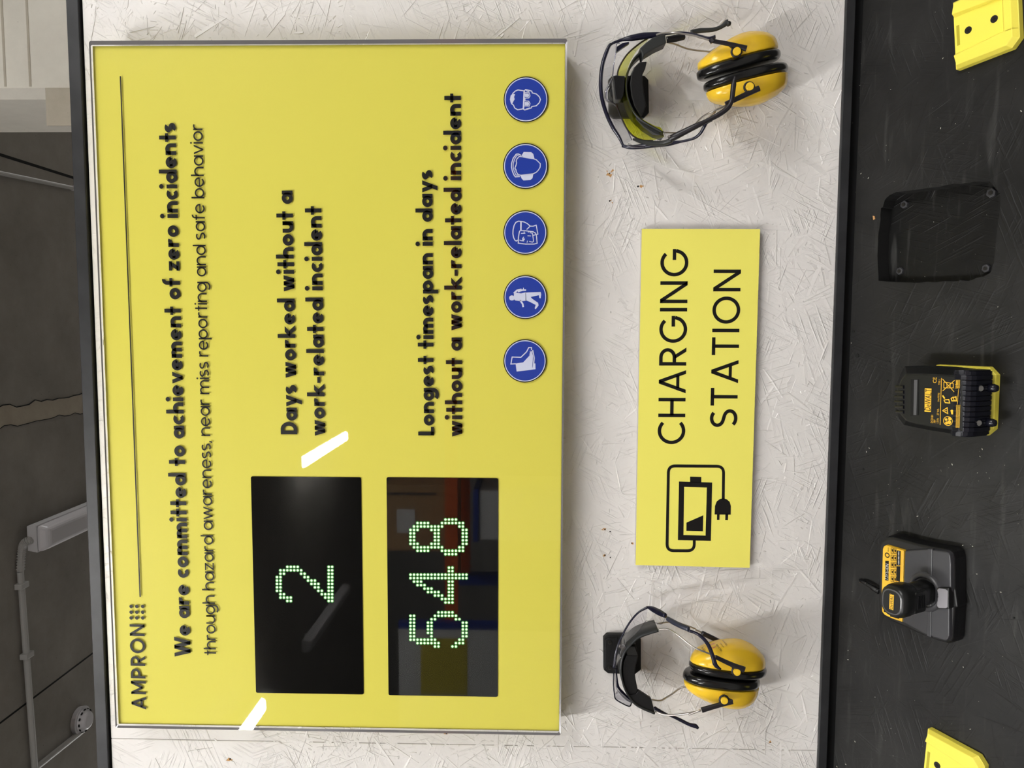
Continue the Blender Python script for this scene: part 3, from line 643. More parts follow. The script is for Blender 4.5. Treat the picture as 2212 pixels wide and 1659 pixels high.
# ================================================================== CHARGING SIGN
YC = -.011
cpts = [onY(1386.3, 494.5, YC), onY(1642, 495, YC), onY(1619.4, 1226.6, YC), onY(1373, 1220.5, YC)]
cm = sum(cpts, Vector()) / 4
csn = thing('charging_sign', 'small yellow board lettered CHARGING STATION with a battery and plug symbol', 'sign', (cm.x, 0, cm.z))
part('board', prism([p + Vector((0, .0004, 0)) for p in cpts], Vector((0, -YC - .0012, 0))), M['foam'], csn, label='grey-edged board core')
part('yellow_face', (cpts, [(0, 1, 2, 3)]), M['yel2'], csn)
TC = lambda *a, **k: flat_text('lettering', *a[:5], YC - .0003, csn, M['ink'], **k)
TC('CHARGING', (1479.0, 959.5), (1486.8, 538.8), 58, .127, gap=(.08, .34))
TC('STATION', (1591.7, 921.5), (1600.6, 582.3), 58, .127, gap=(.05, .30))
h7 = cv(1350, 840, 4.147)
def rl(P, rad):                            # rounded polyline in crop coordinates
    out = [P[0]]
    for a, b, c in zip(P, P[1:], P[2:]):
        A_, B_, C2 = Vector(a), Vector(b), Vector(c); u = (A_ - B_).normalized() * rad; v = (C2 - B_).normalized() * rad
        for j in range(9):
            t = j / 8; out.append(tuple((B_ + u) * (1 - t) ** 2 + B_ * 2 * t * (1 - t) + (B_ + v) * t * t))
    return out + [P[-1]]
pxline('cable_symbol', h7(rl([(621, 1350), (621, 1450), (376, 1450), (390, 690), (884, 694), (880, 990)], 62)), 6.2, YC - .0003, M['ink'], csn)
pxpoly('plug_symbol', h7([(803, 1125), (806, 1050), (822, 1008), (850, 987), (880, 981), (912, 989), (938, 1012), (949, 1050), (947, 1127)]), YC - .0003, M['ink'], csn)
pxpoly('plug_pin', h7([(825, 1120), (848, 1120), (846, 1173), (824, 1173)]), YC - .0003, M['ink'], csn)
pxpoly('plug_pin', h7([(900, 1120), (924, 1120), (922, 1175), (898, 1175)]), YC - .0003, M['ink'], csn)
o4 = h7([(484, 830), (781, 839), (769, 1361), (474, 1355)]); i4 = h7([(530, 878), (734, 884), (722, 1315), (523, 1309)])
part('battery_symbol', ([onY(*p, YC - .0003) for p in o4 + i4], [(i, (i + 1) % 4, (i + 1) % 4 + 4, i + 4) for i in range(4)]), M['ink'], csn)
pxpoly('battery_symbol', h7([(584, 786), (684, 789), (683, 840), (584, 836)]), YC - .0003, M['ink'], csn)
pxpoly('battery_symbol', h7([(551, 1198), (701, 1133), (697, 1276), (550, 1272)]), YC - .0003, M['ink'], csn)

# ================================================================== EAR DEFENDERS AND GLASSES
gA = cv(1290, 60, 6.142); gB = cv(1480, 40, 7.9); gL1 = cv(1300, 1290, 8.73); gL2 = cv(1300, 1400, 8.73); gL4 = cv(1460, 1360, 8.73); gS = cv(1250, 20, 4.148)
def at(P, y):
    if not isinstance(y, (list, tuple)): y = [y] * len(P)
    return [onY(a, b, yy) for (a, b), yy in zip(P, y)]
def extr(name, P, y0, y1, m, parent, **k): return part(name, prism(at(P, y0), Vector((0, y1 - y0, 0))), m, parent, **k)
def cup_loft(chord, outline, yc, b, sag, expo=2.3):
    """dome over a chord (px); outline px from chord start to chord end; sag: px shift of the near rim"""
    a, c = Vector(chord[0]), Vector(chord[1]); mid = (a + c) / 2; ex_ = (c - a).normalized(); ey_ = Vector((-ex_.y, ex_.x))
    O = [Vector(p) for p in outline]
    if sum((p - a).dot(ey_) for p in O) < 0: ey_ = -ey_
    uv = [((p - a).dot(ex_), (p - a).dot(ey_)) for p in O]; H = max(v for u, v in uv)
    def cross(h):
        xs_ = []
        for (u0, v0), (u1, v1) in zip(uv, uv[1:]):
            if (v0 - h) * (v1 - h) <= 0 and abs(v1 - v0) > 1e-9: xs_.append(u0 + (u1 - u0) * (h - v0) / (v1 - v0))
        return min(xs_), max(xs_)
    nearv = onY(mid.x + sag.x, mid.y + sag.y, yc - b) - onY(mid.x, mid.y, yc)
    rings = []; L0, R0 = cross(0.001); n = 36
    for t in (0, .06, .14, .24, .36, .48, .6, .71, .81, .89, .95, .985):
        l_, r_ = cross(max(.001, t * H)); cc_ = a + ex_ * (l_ + r_) / 2 + ey_ * (t * H); hf = (r_ - l_) / 2
        bb = (1 - t ** 2.6) ** .5 * .98 + .02
        C3 = onY(cc_.x, cc_.y, yc); E3 = onY(cc_.x + ex_.x * hf, cc_.y + ex_.y * hf, yc) - C3
        ring = []
        for k in range(n):
            an = 2 * PI * k / n; co, si = math.cos(an), math.sin(an)
            ring.append(C3 + E3 * (abs(co) ** (2 / expo) * (1 if co >= 0 else -1)) + nearv * bb * (abs(si) ** (2 / expo) * (1 if si >= 0 else -1)))
        rings.append(ring)
    V = [v for r in rings for v in r]; m_ = len(rings)
    Fc = [(i * n + k, i * n + (k + 1) % n, (i + 1) * n + (k + 1) % n, (i + 1) * n + k) for i in range(m_ - 1) for k in range(n)]
    Fc.append(tuple(range(n - 1, -1, -1))); Fc.append(tuple((m_ - 1) * n + k for k in range(n)))
    return V, Fc
def cushion_loft(chord, chord2, yc, b, sag, bulge=.05):
    a, c = Vector(chord[0]), Vector(chord[1]); a2, c2 = Vector(chord2[0]), Vector(chord2[1]); n = 36; rings = []
    for w_ in (0, .05, .13, .25, .4, .55, .7, .82, .92, .98, 1):
        p, q = a.lerp(a2, w_), c.lerp(c2, w_); mid = (p + q) / 2; s_ = .90 + (.10 + bulge) * (1 - abs(2 * w_ - 1) ** 3) ** .5
        if w_ < .3: s_ = max(s_, .955)
        C3 = onY(mid.x, mid.y, yc); E3 = (onY(q.x, q.y, yc) - onY(p.x, p.y, yc)) / 2 * s_
        N3 = (onY(mid.x + sag.x, mid.y + sag.y, yc - b) - C3) * s_
        rings.append([C3 + E3 * (abs(math.cos(t)) ** .87 * math.copysign(1, math.cos(t))) + N3 * (abs(math.sin(t)) ** .87 * math.copysign(1, math.sin(t))) for t in [2 * PI * k / n for k in range(n)]])
    V = [v for r in rings for v in r]; m_ = len(rings)
    Fc = [(i * n + k, i * n + (k + 1) % n, (i + 1) * n + (k + 1) % n, (i + 1) * n + k) for i in range(m_ - 1) for k in range(n)]
    Fc.append(tuple(range(n - 1, -1, -1))); Fc.append(tuple((m_ - 1) * n + k for k in range(n)))
    return V, Fc
def band_part(P, y0, y1, th, m, parent, name='headband', **k):
    N_ = resamp(cr(at(P, y0), 5), 60); Fp = [p + Vector((0, y1 - y0, 0)) for p in N_]
    mid = [p + Vector((0, (y1 - y0) / 2, 0)) for p in N_]
    V = N_ + mid + Fp; n = 60
    Fc = [(i, i + 1, n + i + 1, n + i) for i in range(n - 1)] + [(n + i, n + i + 1, 2 * n + i + 1, 2 * n + i) for i in range(n - 1)]
    return part(name, (V, Fc), m, parent, solid=th, smooth=True, **k)
def lens_part(outer, inner, yo, yi, th, m, parent, n=48, name='lens', smoothin=True, **k):
    a = resamp(cr(at(outer, yo), 5), n); b = resamp(cr(at(inner, yi), 5) if smoothin else at(inner, yi), n)
    mid = [(p + q) / 2 for p, q in zip(a, b)]
    V = a + mid + b; Fc = [(i, i + 1, n + i + 1, n + i) for i in range(n - 1)] + [(n + i, n + i + 1, 2 * n + i + 1, 2 * n + i) for i in range(n - 1)]
    o = part(name, (V, Fc), m, parent, smooth=True, **k); 
    return o
def clip_arm(P, rad, knob, kr, y, parent, ringP=None):
    pts3 = at(P, y); part('pivot_arm', tube(pts3, rad, 12, r2=max(rad) * .7 if isinstance(rad, list) else rad * .7), M['armp'], parent)
    c = onY(*knob, y); U = Vector((1, 0, 0)); W_ = Vector((0, 0, 1))
    R_ = (onY(knob[0] + kr, knob[1], y) - c).length
    part('pivot_ring', tube([c + U * (R_ * 1.18 * math.cos(t)) + W_ * (R_ * 1.18 * math.sin(t)) + Vector((0, .002, 0)) for t in [2 * PI * k / 24 for k in range(25)]], R_ * .30, 8, k=1), M['armp'], parent, smooth=True)
    part('pivot_button', cyl(c + Vector((0, .008, 0)), (0, -1, 0), R_, .0105, 28), M['cup'], parent, bevel=.0008, label='round yellow pivot button')

# ---- right-hand set
gx = sum((p.x for p in at([(1315, 163), (1400, 252)], 0))) / 2
brk = thing('headgear_bracket', 'black printed wall hook holding the right ear defenders', 'bracket', onY(1358, 207, 0))
pl = [(1323, 163), (1392, 163), (1401, 172), (1402, 243), (1391, 254), (1324, 254), (1315, 246), (1314, 172)]
extr('back_plate', pl, -.009, -.0005, M['bracket'], brk, bevel=.0012)
hk = [(1397.5, 132.5), (1394, 148), (1388, 160), (1389, 180), (1391, 198), (1394, 216), (1396, 228), (1384.5, 254), (1370, 229), (1363.6, 206.5), (1361, 180), (1364, 158), (1370, 145), (1381, 134)]
extr('saddle', hk, -.062, -.014, M['bracket'], brk, bevel=.0012, label='curved saddle of the hook')
extr('neck', [(1364, 190), (1388, 190), (1388, 222), (1364, 222)], -.03, -.008, M['bracket'], brk)
extr('lip', [(1326, 162), (1351, 165), (1352, 214), (1324, 214), (1319, 205), (1318, 195), (1325, 182)], -.030, -.008, M['bracket'], brk, bevel=.002)

em = thing('ear_defenders', 'yellow ear defenders hanging at the right, below the yellow-tinted glasses', 'ear defenders', onY(1600, 150, -.05), 'ear defenders on hooks')
yc, b_ = -.050, .040
nb = gA([(905, 130), (760, 185), (620, 285), (500, 395), (430, 520), (396, 650), (386, 780), (400, 900), (440, 1020), (500, 1130), (580, 1215), (700, 1290), (880, 1390)])
band_part(nb, -.064, -.030, .0022, M['band'], em, label='grey padded headband')
extr('band_pad', gA([(905, 75), (740, 125), (640, 200), (560, 275), (590, 330), (600, 420), (640, 350), (780, 265), (920, 200)]), -.068, -.045, M['band'], em, bevel=.0015, label='thick grey padded end of the headband')
part('band_pad', join(prism(at(gA([(505, 1150), (600, 1230), (720, 1305), (870, 1385), (885, 1440), (760, 1400), (620, 1310), (520, 1210)]), -.060), Vector((0, .024, 0)))), M['band'], em)
sag = Vector((-2.0, -7.0)); 
ch1 = gB([(212, 880), (1592, 500)]); ch2 = gB([(352, 1285), (1748, 925)])
d1 = gB([(212, 880), (205, 800), (215, 765), (400, 600), (600, 468), (740, 365), (870, 300), (1000, 245), (1150, 222), (1300, 222), (1420, 245), (1530, 310), (1560, 360), (1590, 440), (1592, 500)])
d2 = gB([(352, 1285), (362, 1330), (400, 1405), (480, 1450), (700, 1492), (950, 1508), (1150, 1495), (1350, 1435), (1560, 1315), (1700, 1190), (1745, 1120), (1752, 1000), (1748, 925)])
part('ear_cup', cup_loft(ch1, d1, yc, b_, sag), M['cup'], em, smooth=True, label='right-hand yellow cup')
part('ear_cup', cup_loft(ch2, d2, yc, b_, sag), M['cup'], em, smooth=True, label='left-hand yellow cup')
part('cushion', cushion_loft(gB([(214, 895), (1594, 515)]), gB([(245, 1085), (1600, 700)]), yc, b_, sag), M['cushion'], em, smooth=True)
part('cushion', cushion_loft(gB([(352, 1270), (1740, 910)]), gB([(335, 1105), (1700, 745)]), yc, b_, sag), M['cushion'], em, smooth=True)
for P, ys in ((gS([(700, 228), (760, 214), (850, 210), (950, 222), (1050, 240), (1190, 285)]), -.090), (gS([(1045, 1030), (1110, 965), (1190, 920), (1325, 862)]), -.094)):
    part('wire', tube(at(P, [-.062, -.078] + [ys] * (len(P) - 2)), .0012, 8), M['wire'], em, smooth=True, label='bent steel wire')
part('wire', tube(at(gS([(790, 296), (870, 315), (990, 358), (1175, 381), (1260, 392)]), [-.035, -.024, -.016, -.012, -.012]), .0012, 8), M['wire'], em, smooth=True)
part('wire', tube(at(gS([(770, 1105), (850, 1108), (930, 1108), (1010, 1075), (1100, 1020), (1230, 915)]), [-.035, -.024, -.018, -.014, -.012, -.012]), .0012, 8), M['wire'], em, smooth=True)
clip_arm(gB([(440, 378), (700, 425), (900, 470), (1045, 512)]), [.0026, .0029, .0030, .0038], gB([(880, 563)])[0], 8.6, -.097, em)
part('arm_web', prism(at(gB([(740, 450), (800, 500), (840, 500), (930, 500), (1000, 540), (1040, 540), (1045, 480), (900, 455)]), -.096), Vector((0, .003, 0))), M['armp'], em)
clip_arm(gB([(690, 1460), (850, 1385), (1050, 1290), (1265, 1190)]), [.0030, .0032, .0034, .0036], gB([(1100, 1165)])[0], 8.8, -.097, em)
part('arm_web', prism(at(gB([(960, 1320), (1020, 1270), (1040, 1220), (1160, 1220), (1170, 1160), (1220, 1160), (1270, 1200), (1120, 1270)]), -.096), Vector((0, .003, 0))), M['armp'], em)
part('arm_ferrule', tube(at(gB([(445, 345), (480, 400)]), -.0975), .0040, 8, smoothp=False), M['armp'], em)

yg = thing('yellow_safety_glasses', 'safety glasses with yellow-tinted lens on the right hook', 'glasses', onY(1350, 200, -.05))
yo_ = gA([(690, 130), (560, 210), (400, 350), (290, 530), (262, 680), (245, 820), (240, 950), (280, 1090), (370, 1300), (470, 1430), (600, 1492), (740, 1497)])
yi_ = gA([(650, 195), (560, 270), (500, 345), (430, 470), (385, 620), (370, 760), (385, 900), (430, 1020), (500, 1120), (600, 1210), (760, 1300), (850, 1330), (890, 1450)])
lens_part(yo_, yi_, -.034, -.066, .0015, M['lensy'], yg, label='yellow wraparound lens')
part('rim', tube(at(yo_, -.034), .0011, 8), mat('brown_rim', (.03, .018, .01), .3), yg, smooth=True, label='thin dark brown rim')
part('nose_piece', prism(at(gA([(205, 640), (255, 625), (370, 640), (365, 760), (350, 900), (320, 950), (240, 950), (225, 820)]), -.066), Vector((0, .02, 0))), M['blackp'], yg, bevel=.0015)
part('temple', tube(at(gA([(480, 1480), (620, 1520), (780, 1538), (900, 1525), (990, 1490)]), [-.05, -.06, -.075, -.085, -.09]), [.0015, .0030, .0035, .0035, .0035], 10, r2=.004), M['band'], yg, smooth=True)
part('temple', tube(at([(1447, 300), (1458, 295), (1480, 284), (1504, 272), (1525, 262), (1552, 248), (1572, 233), (1580, 218), (1583, 198), (1585, 182), (1588, 165)], [-.090, -.094, -.098, -.102, -.104, -.106, -.107, -.107, -.107, -.107, -.107]), [.0042, .0044, .0040, .0036, .0028, .0032, .0032, .0028, .0032, .0034, .0012], 10, r2=.0035), M['armp'], yg, smooth=True, label='dark temple arm crossing the ear cup')
part('hinge_screw', cyl(onY(1444.5, 295.5, -.092), (0, -1, 0), .0016, .003, 12), M['wire'], yg)
part('temple', tube(at([(1440, 86), (1458, 83), (1476, 79), (1480, 78)], [-.040, -.040, -.040, -.040]), [.0044, .0048, .0044, .002], 10, r2=.003), M['blackp'], yg, smooth=True)
part('temple', tube(at(gB([(100, 235), (250, 208), (480, 190), (620, 140), (700, 80), (728, 75), (728, 50)]), [-.036, -.034, -.034, -.034, -.034, -.034, -.034]), [.0030, .0034, .0028, .0026, .0036, .0050, .0030], 10, r2=.003), M['band'], yg, smooth=True, label='dark temple arm pointing down and outwards')

cg = thing('clear_safety_glasses', 'clear safety glasses with navy brow frame on the right hook', 'glasses', onY(1310, 200, -.05))
co = gA([(265, 190), (200, 212), (165, 232), (120, 330), (75, 470), (50, 640), (48, 800), (62, 930), (92, 1050), (142, 1190), (212, 1330), (290, 1450), (345, 1565)])
ci = gA([(300, 205), (258, 215), (248, 330), (222, 480), (205, 640), (190, 700), (140, 790), (118, 880), (130, 960), (240, 1030), (300, 1150), (380, 1310), (460, 1490)])
lens_part(co, ci, -.040, -.078, .002, M['lens'], cg, smoothin=True, label='clear lens')
part('brow_bar', tube(at(co[1:], -.040), [.0016, .0020] + [.0026] * 8 + [.0022, .0016], 8, r2=.003), M['navy'], cg, smooth=True)
part('lens_edge', tube(at(ci, -.078), .0007, 6), clear('lens_edge_clear', (.55, .55, .65), .05, 2.0), cg, smooth=True)
part('nose_bridge', tube(at(gA([(200, 660), (160, 770), (120, 860), (130, 955), (245, 1030)]), -.080), [.001, .0022, .003, .0024, .001], 8), M['dia'], cg, smooth=True)
part('temple', tube(at(gA([(200, 205), (330, 160), (460, 135), (620, 108), (790, 92)]) + [(1440, 73), (1468, 70.5), (1492, 73), (1516, 80), (1532, 82.5), (1545, 80)], [-.040, -.040, -.042, -.042, -.042, -.044, -.05, -.06, -.07, -.08, -.085]), [.0016, .0022, .0042, .0046, .0036, .0016, .0016, .0020, .0026, .0022, .0026], 10, r2=.003), M['navy'], cg, smooth=True)
part('temple', tube(at([(1344, 315), (1362, 318), (1390, 316), (1415, 312), (1443, 310), (1470, 306), (1498, 299), (1512, 289), (1521, 274), (1527, 264), (1538, 259)], [-.05, -.055, -.06, -.065, -.07, -.075, -.08, -.085, -.09, -.095, -.098]), [.0020, .0028, .0034, .0040, .0036, .0016, .0018, .0020, .0022, .0024, .002], 10, r2=.003), M['navy'], cg, smooth=True)
part('hinge', prism(at(gA([(410, 1530), (480, 1560), (620, 1560), (625, 1590), (470, 1585), (405, 1560)]), -.064), Vector((0, .004, 0))), M['dia'], cg)
part('side_frame', prism(at(gA([(250, 330), (262, 250), (330, 205), (420, 185), (425, 205), (340, 260)]), -.058), Vector((0, .006, 0))), M['navy'], cg)

# ---- left-hand set
brk2 = thing('headgear_bracket', 'black printed wall hook with two screws holding the left ear defenders', 'bracket', onY(1345, 1413, 0))
extr('back_plate', gL1([(100, 708), (665, 708), (738, 790), (740, 1370), (625, 1462), (120, 1442), (35, 1375), (30, 775)]), -.010, -.0005, M['bracket'], brk2, bevel=.0012)
extr('recess_panel', gL1([(130, 760), (300, 760), (300, 1400), (110, 1390), (70, 1330), (70, 800)]), -.0108, -.009, M['bracket'], brk2, bevel=.0006)
for q in gL1([(152, 852), (152, 1328)]):
    s_ = part('screw', cyl(onY(*q, -.0105), (0, -1, 0), .0034, .0014, 20, .0026), M['bscrew'], brk2)
    c = onY(*q, -.0120); part('cross_slot', join(box(c.x - .0016, c.x + .0016, c.y - .0002, c.y + .001, c.z - .0004, c.z + .0004), box(c.x - .0004, c.x + .0004, c.y - .0002, c.y + .001, c.z - .0016, c.z + .0016)), M['hole'], s_)
extr('saddle', gL1([(470, 1095), (685, 1105), (672, 1180), (640, 1300), (625, 1440)]) + gL2([(640, 600), (680, 790), (640, 880), (500, 880), (440, 780), (400, 600), (395, 420), (410, 260)]), -.062, -.014, M['bracket'], brk2, bevel=.0012, label='curved saddle of the hook')
extr('neck', gL1([(480, 880), (640, 880), (685, 1100), (480, 1100)]), -.030, -.009, M['bracket'], brk2, bevel=.001)

em2 = thing('ear_defenders', 'yellow ear defenders with printed cup hanging at the left, clear glasses above', 'ear defenders', onY(1570, 1450, -.05), 'ear defenders on hooks')
nb2 = gL1([(1072, 640), (900, 690), (700, 770), (560, 890), (450, 1020), (392, 1150), (365, 1300)]) + gL2([(362, 470), (392, 640), (450, 810), (540, 960), (640, 1070), (780, 1150), (900, 1200), (1000, 1240)])
band_part(nb2, -.066, -.028, .0024, M['band'], em2, label='black headband with grey edge')
extr('band_pad', gL2([(500, 890), (640, 870), (690, 800), (930, 955), (975, 1110), (1000, 1238), (900, 1192), (760, 1130), (640, 1055)]), -.064, -.058, M['blackp'], em2, bevel=.0008, label='black padded end of the headband')
sag2 = Vector((-3.0, 17.0))
u1 = gL4([(268, 545), (1690, 700)]); u2 = gL4([(148, 925), (1568, 1100)])
D1 = gL4([(268, 545), (278, 500), (320, 410), (430, 325), (560, 278), (740, 232), (900, 205), (1130, 190), (1280, 225), (1450, 305), (1580, 420), (1668, 520), (1690, 600), (1690, 700)])
D2 = gL4([(148, 925), (160, 1010), (220, 1090), (340, 1180), (500, 1260), (700, 1350), (950, 1450), (1100, 1470), (1250, 1460), (1400, 1410), (1500, 1330), (1555, 1200), (1568, 1100)])
cupA = cup_loft(u1, D1, yc, b_, sag2)
pcup = part('ear_cup', cupA, M['cup'], em2, smooth=True, label='right-hand yellow cup with small printed lettering')
part('ear_cup', cup_loft(u2, D2, yc, b_, sag2), M['cup'], em2, smooth=True, label='left-hand yellow cup')
part('cushion', cushion_loft(gL4([(272, 560), (1686, 715)]), gL4([(300, 715), (1670, 870)]), yc, b_, sag2), M['cushion'], em2, smooth=True)
part('cushion', cushion_loft(gL4([(152, 910), (1562, 1085)]), gL4([(185, 730), (1545, 895)]), yc, b_, sag2), M['cushion'], em2, smooth=True)
part('wire', tube(at(gL1([(1070, 612), (1180, 600), (1290, 620), (1440, 720), (1700, 925)]) + gL4([(480, 395), (750, 500)]), [-.063, -.068, -.074, -.084, -.096, -.100, -.100]), .0012, 8), M['wire'], em2, smooth=True, label='bent steel wire')
part('wire', tube(at(gL2([(1010, 1195), (1150, 1250), (1300, 1262), (1500, 1250), (1746, 1210)]) + gL4([(250, 1600), (470, 1520)]), [-.06, -.066, -.072, -.08, -.088, -.092, -.095]), .0014, 8), M['wire'], em2, smooth=True, label='bent steel wire')
part('wire', tube(at(gL2([(930, 968), (1100, 992), (1200, 940), (1330, 860), (1450, 770), (1540, 735), (1640, 740)]), [-.035, -.026, -.02, -.016, -.012, -.012, -.012]), .0012, 8), M['wire'], em2, smooth=True)
part('wire', tube(at(gL1([(1050, 500), (1240, 470), (1420, 480), (1560, 520), (1746, 590)]) + gL4([(370, 0), (500, 60)]), [-.035, -.026, -.02, -.016, -.012, -.012, -.012]), .0012, 8), M['wire'], em2, smooth=True)
part('pivot_arm', tube(at(gL4([(490, 65), (650, 140), (820, 225)]), -.014), [.0036, .0036, .0036], 10), M['armp'], em2, smooth=True)
clip_arm(gL4([(745, 515), (900, 590), (1100, 680), (1290, 755)]), [.0028, .0030, .0034, .0042], gL4([(1150, 797)])[0], 7.8, -.099, em2)
part('arm_web', prism(at(gL4([(960, 630), (1050, 700), (1070, 760), (1220, 780), (1290, 800), (1310, 730), (1150, 680)]), -.098), Vector((0, .003, 0))), M['armp'], em2)
clip_arm(gL4([(485, 1520), (650, 1470), (830, 1420), (1070, 1355)]), [.0038, .0036, .0034, .0036], gL4([(912, 1335)])[0], 7.8, -.099, em2)
part('arm_web', prism(at(gL4([(780, 1420), (840, 1370), (830, 1280), (930, 1240), (990, 1300), (1080, 1340), (1075, 1380), (960, 1400)]), -.098), Vector((0, .003, 0))), M['armp'], em2)
bv = BVHTree.FromPolygons([tuple(v) for v in cupA[0]], cupA[1])
def project(name, vf, O, U, size, m, label=None):    # prints 2-D geometry on the cup; U: reading direction in px
    U = Vector(U).normalized(); W_ = Vector((U.y, -U.x)); V = []
    for v in vf[0]:
        px_ = O[0] + (U.x * v[0] + W_.x * v[1]) * size; py_ = O[1] + (U.y * v[0] + W_.y * v[1]) * size
        d = ray(px_, py_).normalized(); hit = bv.ray_cast(CAM, d)[0]
        if hit is None: return
        V.append(hit - d * .0004)
    part(name, (V, vf[1]), m, pcup, label=label)
pj = gL4([(570, 395), (880, 395), (915, 330), (975, 290), (1030, 320)])
project('lettering', bfont('3M', 1), pj[0], (-.55, -.84), 8.5, M['ink'])
project('lettering', bfont('PELTOR', 1), pj[1], (-.62, -.78), 5.4, M['ink'])
project('lettering', bfont('OPTIME I', 1), pj[2], (-.62, -.78), 3.4, M['ink'])
project('lettering', bfont('CE 0194', 1), pj[3], (-.62, -.78), 4.4, M['ink'])
project('red_mark', ([Vector(p) for p in rrect(-.5, .5, -.5, .5, .2)], [tuple(range(20))]), gL4([(705, 305)])[0], (-.4, -.9), 9, M['red'])

cg2 = thing('clear_safety_glasses', 'clear safety glasses with dark blue temples on the left hook', 'glasses', onY(1340, 1400, -.05))
bo = gL1([(870, 185), (700, 280), (560, 430), (450, 600), (390, 720), (325, 850), (275, 1000), (245, 1150), (225, 1330)]) + gL2([(225, 480), (222, 700), (240, 880), (265, 965)])
bi = gL1([(835, 445), (760, 540), (690, 640), (590, 740), (450, 865), (420, 950), (370, 1000), (350, 1060), (345, 1150), (275, 1280)]) + gL2([(268, 420), (275, 600), (285, 760), (400, 870), (560, 1010)])
lens_part(bo, bi, -.040, -.080, .002, M['lens'], cg2, label='clear lens')
lens_part(gL2([(240, 880), (265, 965), (400, 1050), (520, 1100)]), gL2([(290, 800), (330, 870), (430, 930), (565, 1015)]), -.078, -.050, .002, M['lens'], cg2, n=12, name='side_shield')
part('brow_bar', tube(at(bo[:9], -.040), [.0020] + [.0014] * 8, 8), M['navy'], cg2, smooth=True)
part('lens_edge', tube(at(gL2([(225, 480), (222, 700), (240, 880), (265, 965), (400, 1050), (520, 1098), (555, 1050), (565, 1015)]), [-.06, -.07, -.078, -.078, -.075, -.07, -.06, -.05]), .0009, 8), M['navy'], cg2, smooth=True)
part('brow_bar', tube(at(gL2([(268, 380), (275, 560), (300, 740), (390, 860), (490, 960), (600, 1030)]), -.038), [.0012, .0018, .0028, .0034, .0030, .0014], 8), M['navy'], cg2, smooth=True)
part('lens_edge', tube(at(bi[:9], -.080), .0007, 6), M['dia'], cg2, smooth=True)
part('nose_bridge', tube(at(gL1([(450, 865), (330, 930), (430, 950), (390, 1020), (350, 1080), (345, 1160), (275, 1280)]), -.082), [.001, .0020, .0020, .0014, .0008, .0008, .0008], 8), M['dia'], cg2, smooth=True)
part('lens_tab', tube(at(gL1([(835, 445), (930, 455), (1040, 490), (1110, 510), (1150, 480), (1195, 385)]), -.070), .0006, 6), M['dia'], cg2, smooth=True)
part('temple', tube(at(gL1([(870, 190), (960, 225), (1090, 290), (1200, 350)]), [-.040, -.045, -.055, -.066]), [.0020, .0040, .0046, .0034], 10, r2=.004), M['navy'], cg2, smooth=True, label='dark blue corner of the frame')
part('temple', tube(at(gL1([(1240, 405), (1350, 470), (1500, 545), (1640, 605)]), [-.070, -.082, -.095, -.104]), [.0034, .0038, .0038, .0036], 10, r2=.003), mat('blue_grey_sleeve', (.022, .025, .045), .35), cg2, smooth=True, label='blue-grey sleeve of the temple')
part('temple', tube(at(gL4([(240, 20), (350, 55), (450, 110), (560, 215), (640, 350), (700, 520), (735, 640), (775, 700), (850, 750)]), [-.104, -.106, -.108, -.109, -.109, -.109, -.109, -.109, -.109]), [.0020, .0020, .0022, .0024, .0026, .0027, .0030, .0026, .0012], 10, r2=.002), M['navy'], cg2, smooth=True, label='dark blue temple arm crossing the ear cup')
g5 = cv(1250, 1280, 4.378)
part('temple', tube(at(gL2([(990, 1130), (1080, 1180), (1250, 1260), (1380, 1310)]) + g5([(960, 1205), (1040, 1245), (1100, 1262), (1132, 1284)]), [-.045, -.04, -.035, -.03, -.028, -.026, -.026, -.026]), [.0030, .0026, .0014, .0022, .0026, .0026, .0036, .0018], 10, r2=.002), M['navy'], cg2, smooth=True, label='dark blue temple arm hanging free')

# ================================================================== SLOPING BOARD
bench = thing('sloping_workbench', 'black-painted sloping work board below the white wall', 'workbench', (0, -.2, 0))
gH = cv(1820, 340, 5.184)
hpx = gH([(600, 388), (700, 378), (820, 362), (950, 343), (1090, 330), (1250, 292), (1330, 300), (1420, 285), (1500, 272), (1560, 276), (1640, 268), (1700, 330), (1762, 400), (1768, 500), (1752, 650), (1740, 780), (1722, 900), (1708, 1050), (1695, 1180), (1660, 1290), (1580, 1335), (1500, 1350), (1400, 1385), (1320, 1375), (1240, 1390), (1150, 1385), (1050, 1400), (960, 1392), (850, 1405), (700, 1400), (500, 1395), (402, 1380), (396, 1250), (390, 1100), (398, 950), (402, 850), (425, 700), (430, 565), (452, 555), (472, 480), (530, 420)])
rj = random.Random(21); hp2 = []
for a_, b_2 in zip(hpx, hpx[1:] + hpx[:1]):                  # ragged knife-cut outline
    hp2 += [a_, (a_[0] * .6 + b_2[0] * .4 + rj.uniform(-1.0, 1.0), a_[1] * .6 + b_2[1] * .4 + rj.uniform(-1.0, 1.0))]
H2 = [bl(onB(*p)) for p in hp2]
bx0, bx1, bs0, bs1, bt = -1.5, 1.2, .006, .46, .018
outer = [(bx0, bs0), (bx1, bs0), (bx1, bs1), (bx0, bs1)]
from mathutils.geometry import tessellate_polygon
tri = tessellate_polygon([[Vector((a, b, 0)) for a, b in outer], [Vector((a, b, 0)) for a, b in H2]])
allp = outer + H2; nA = len(allp)
V = [bp(a, b, 0) for a, b in allp] + [bp(a, b, -bt) for a, b in allp]
Fc = [tuple(t) for t in tri] + [tuple(i + nA for i in t[::-1]) for t in tri]
Fc += [(i, (i + 1) % 4, (i + 1) % 4 + nA, i + nA) for i in range(4)]
part('board', (V, Fc), M['board'], bench, label='black-painted sloping board with a ragged cut-out')
nh = len(H2)
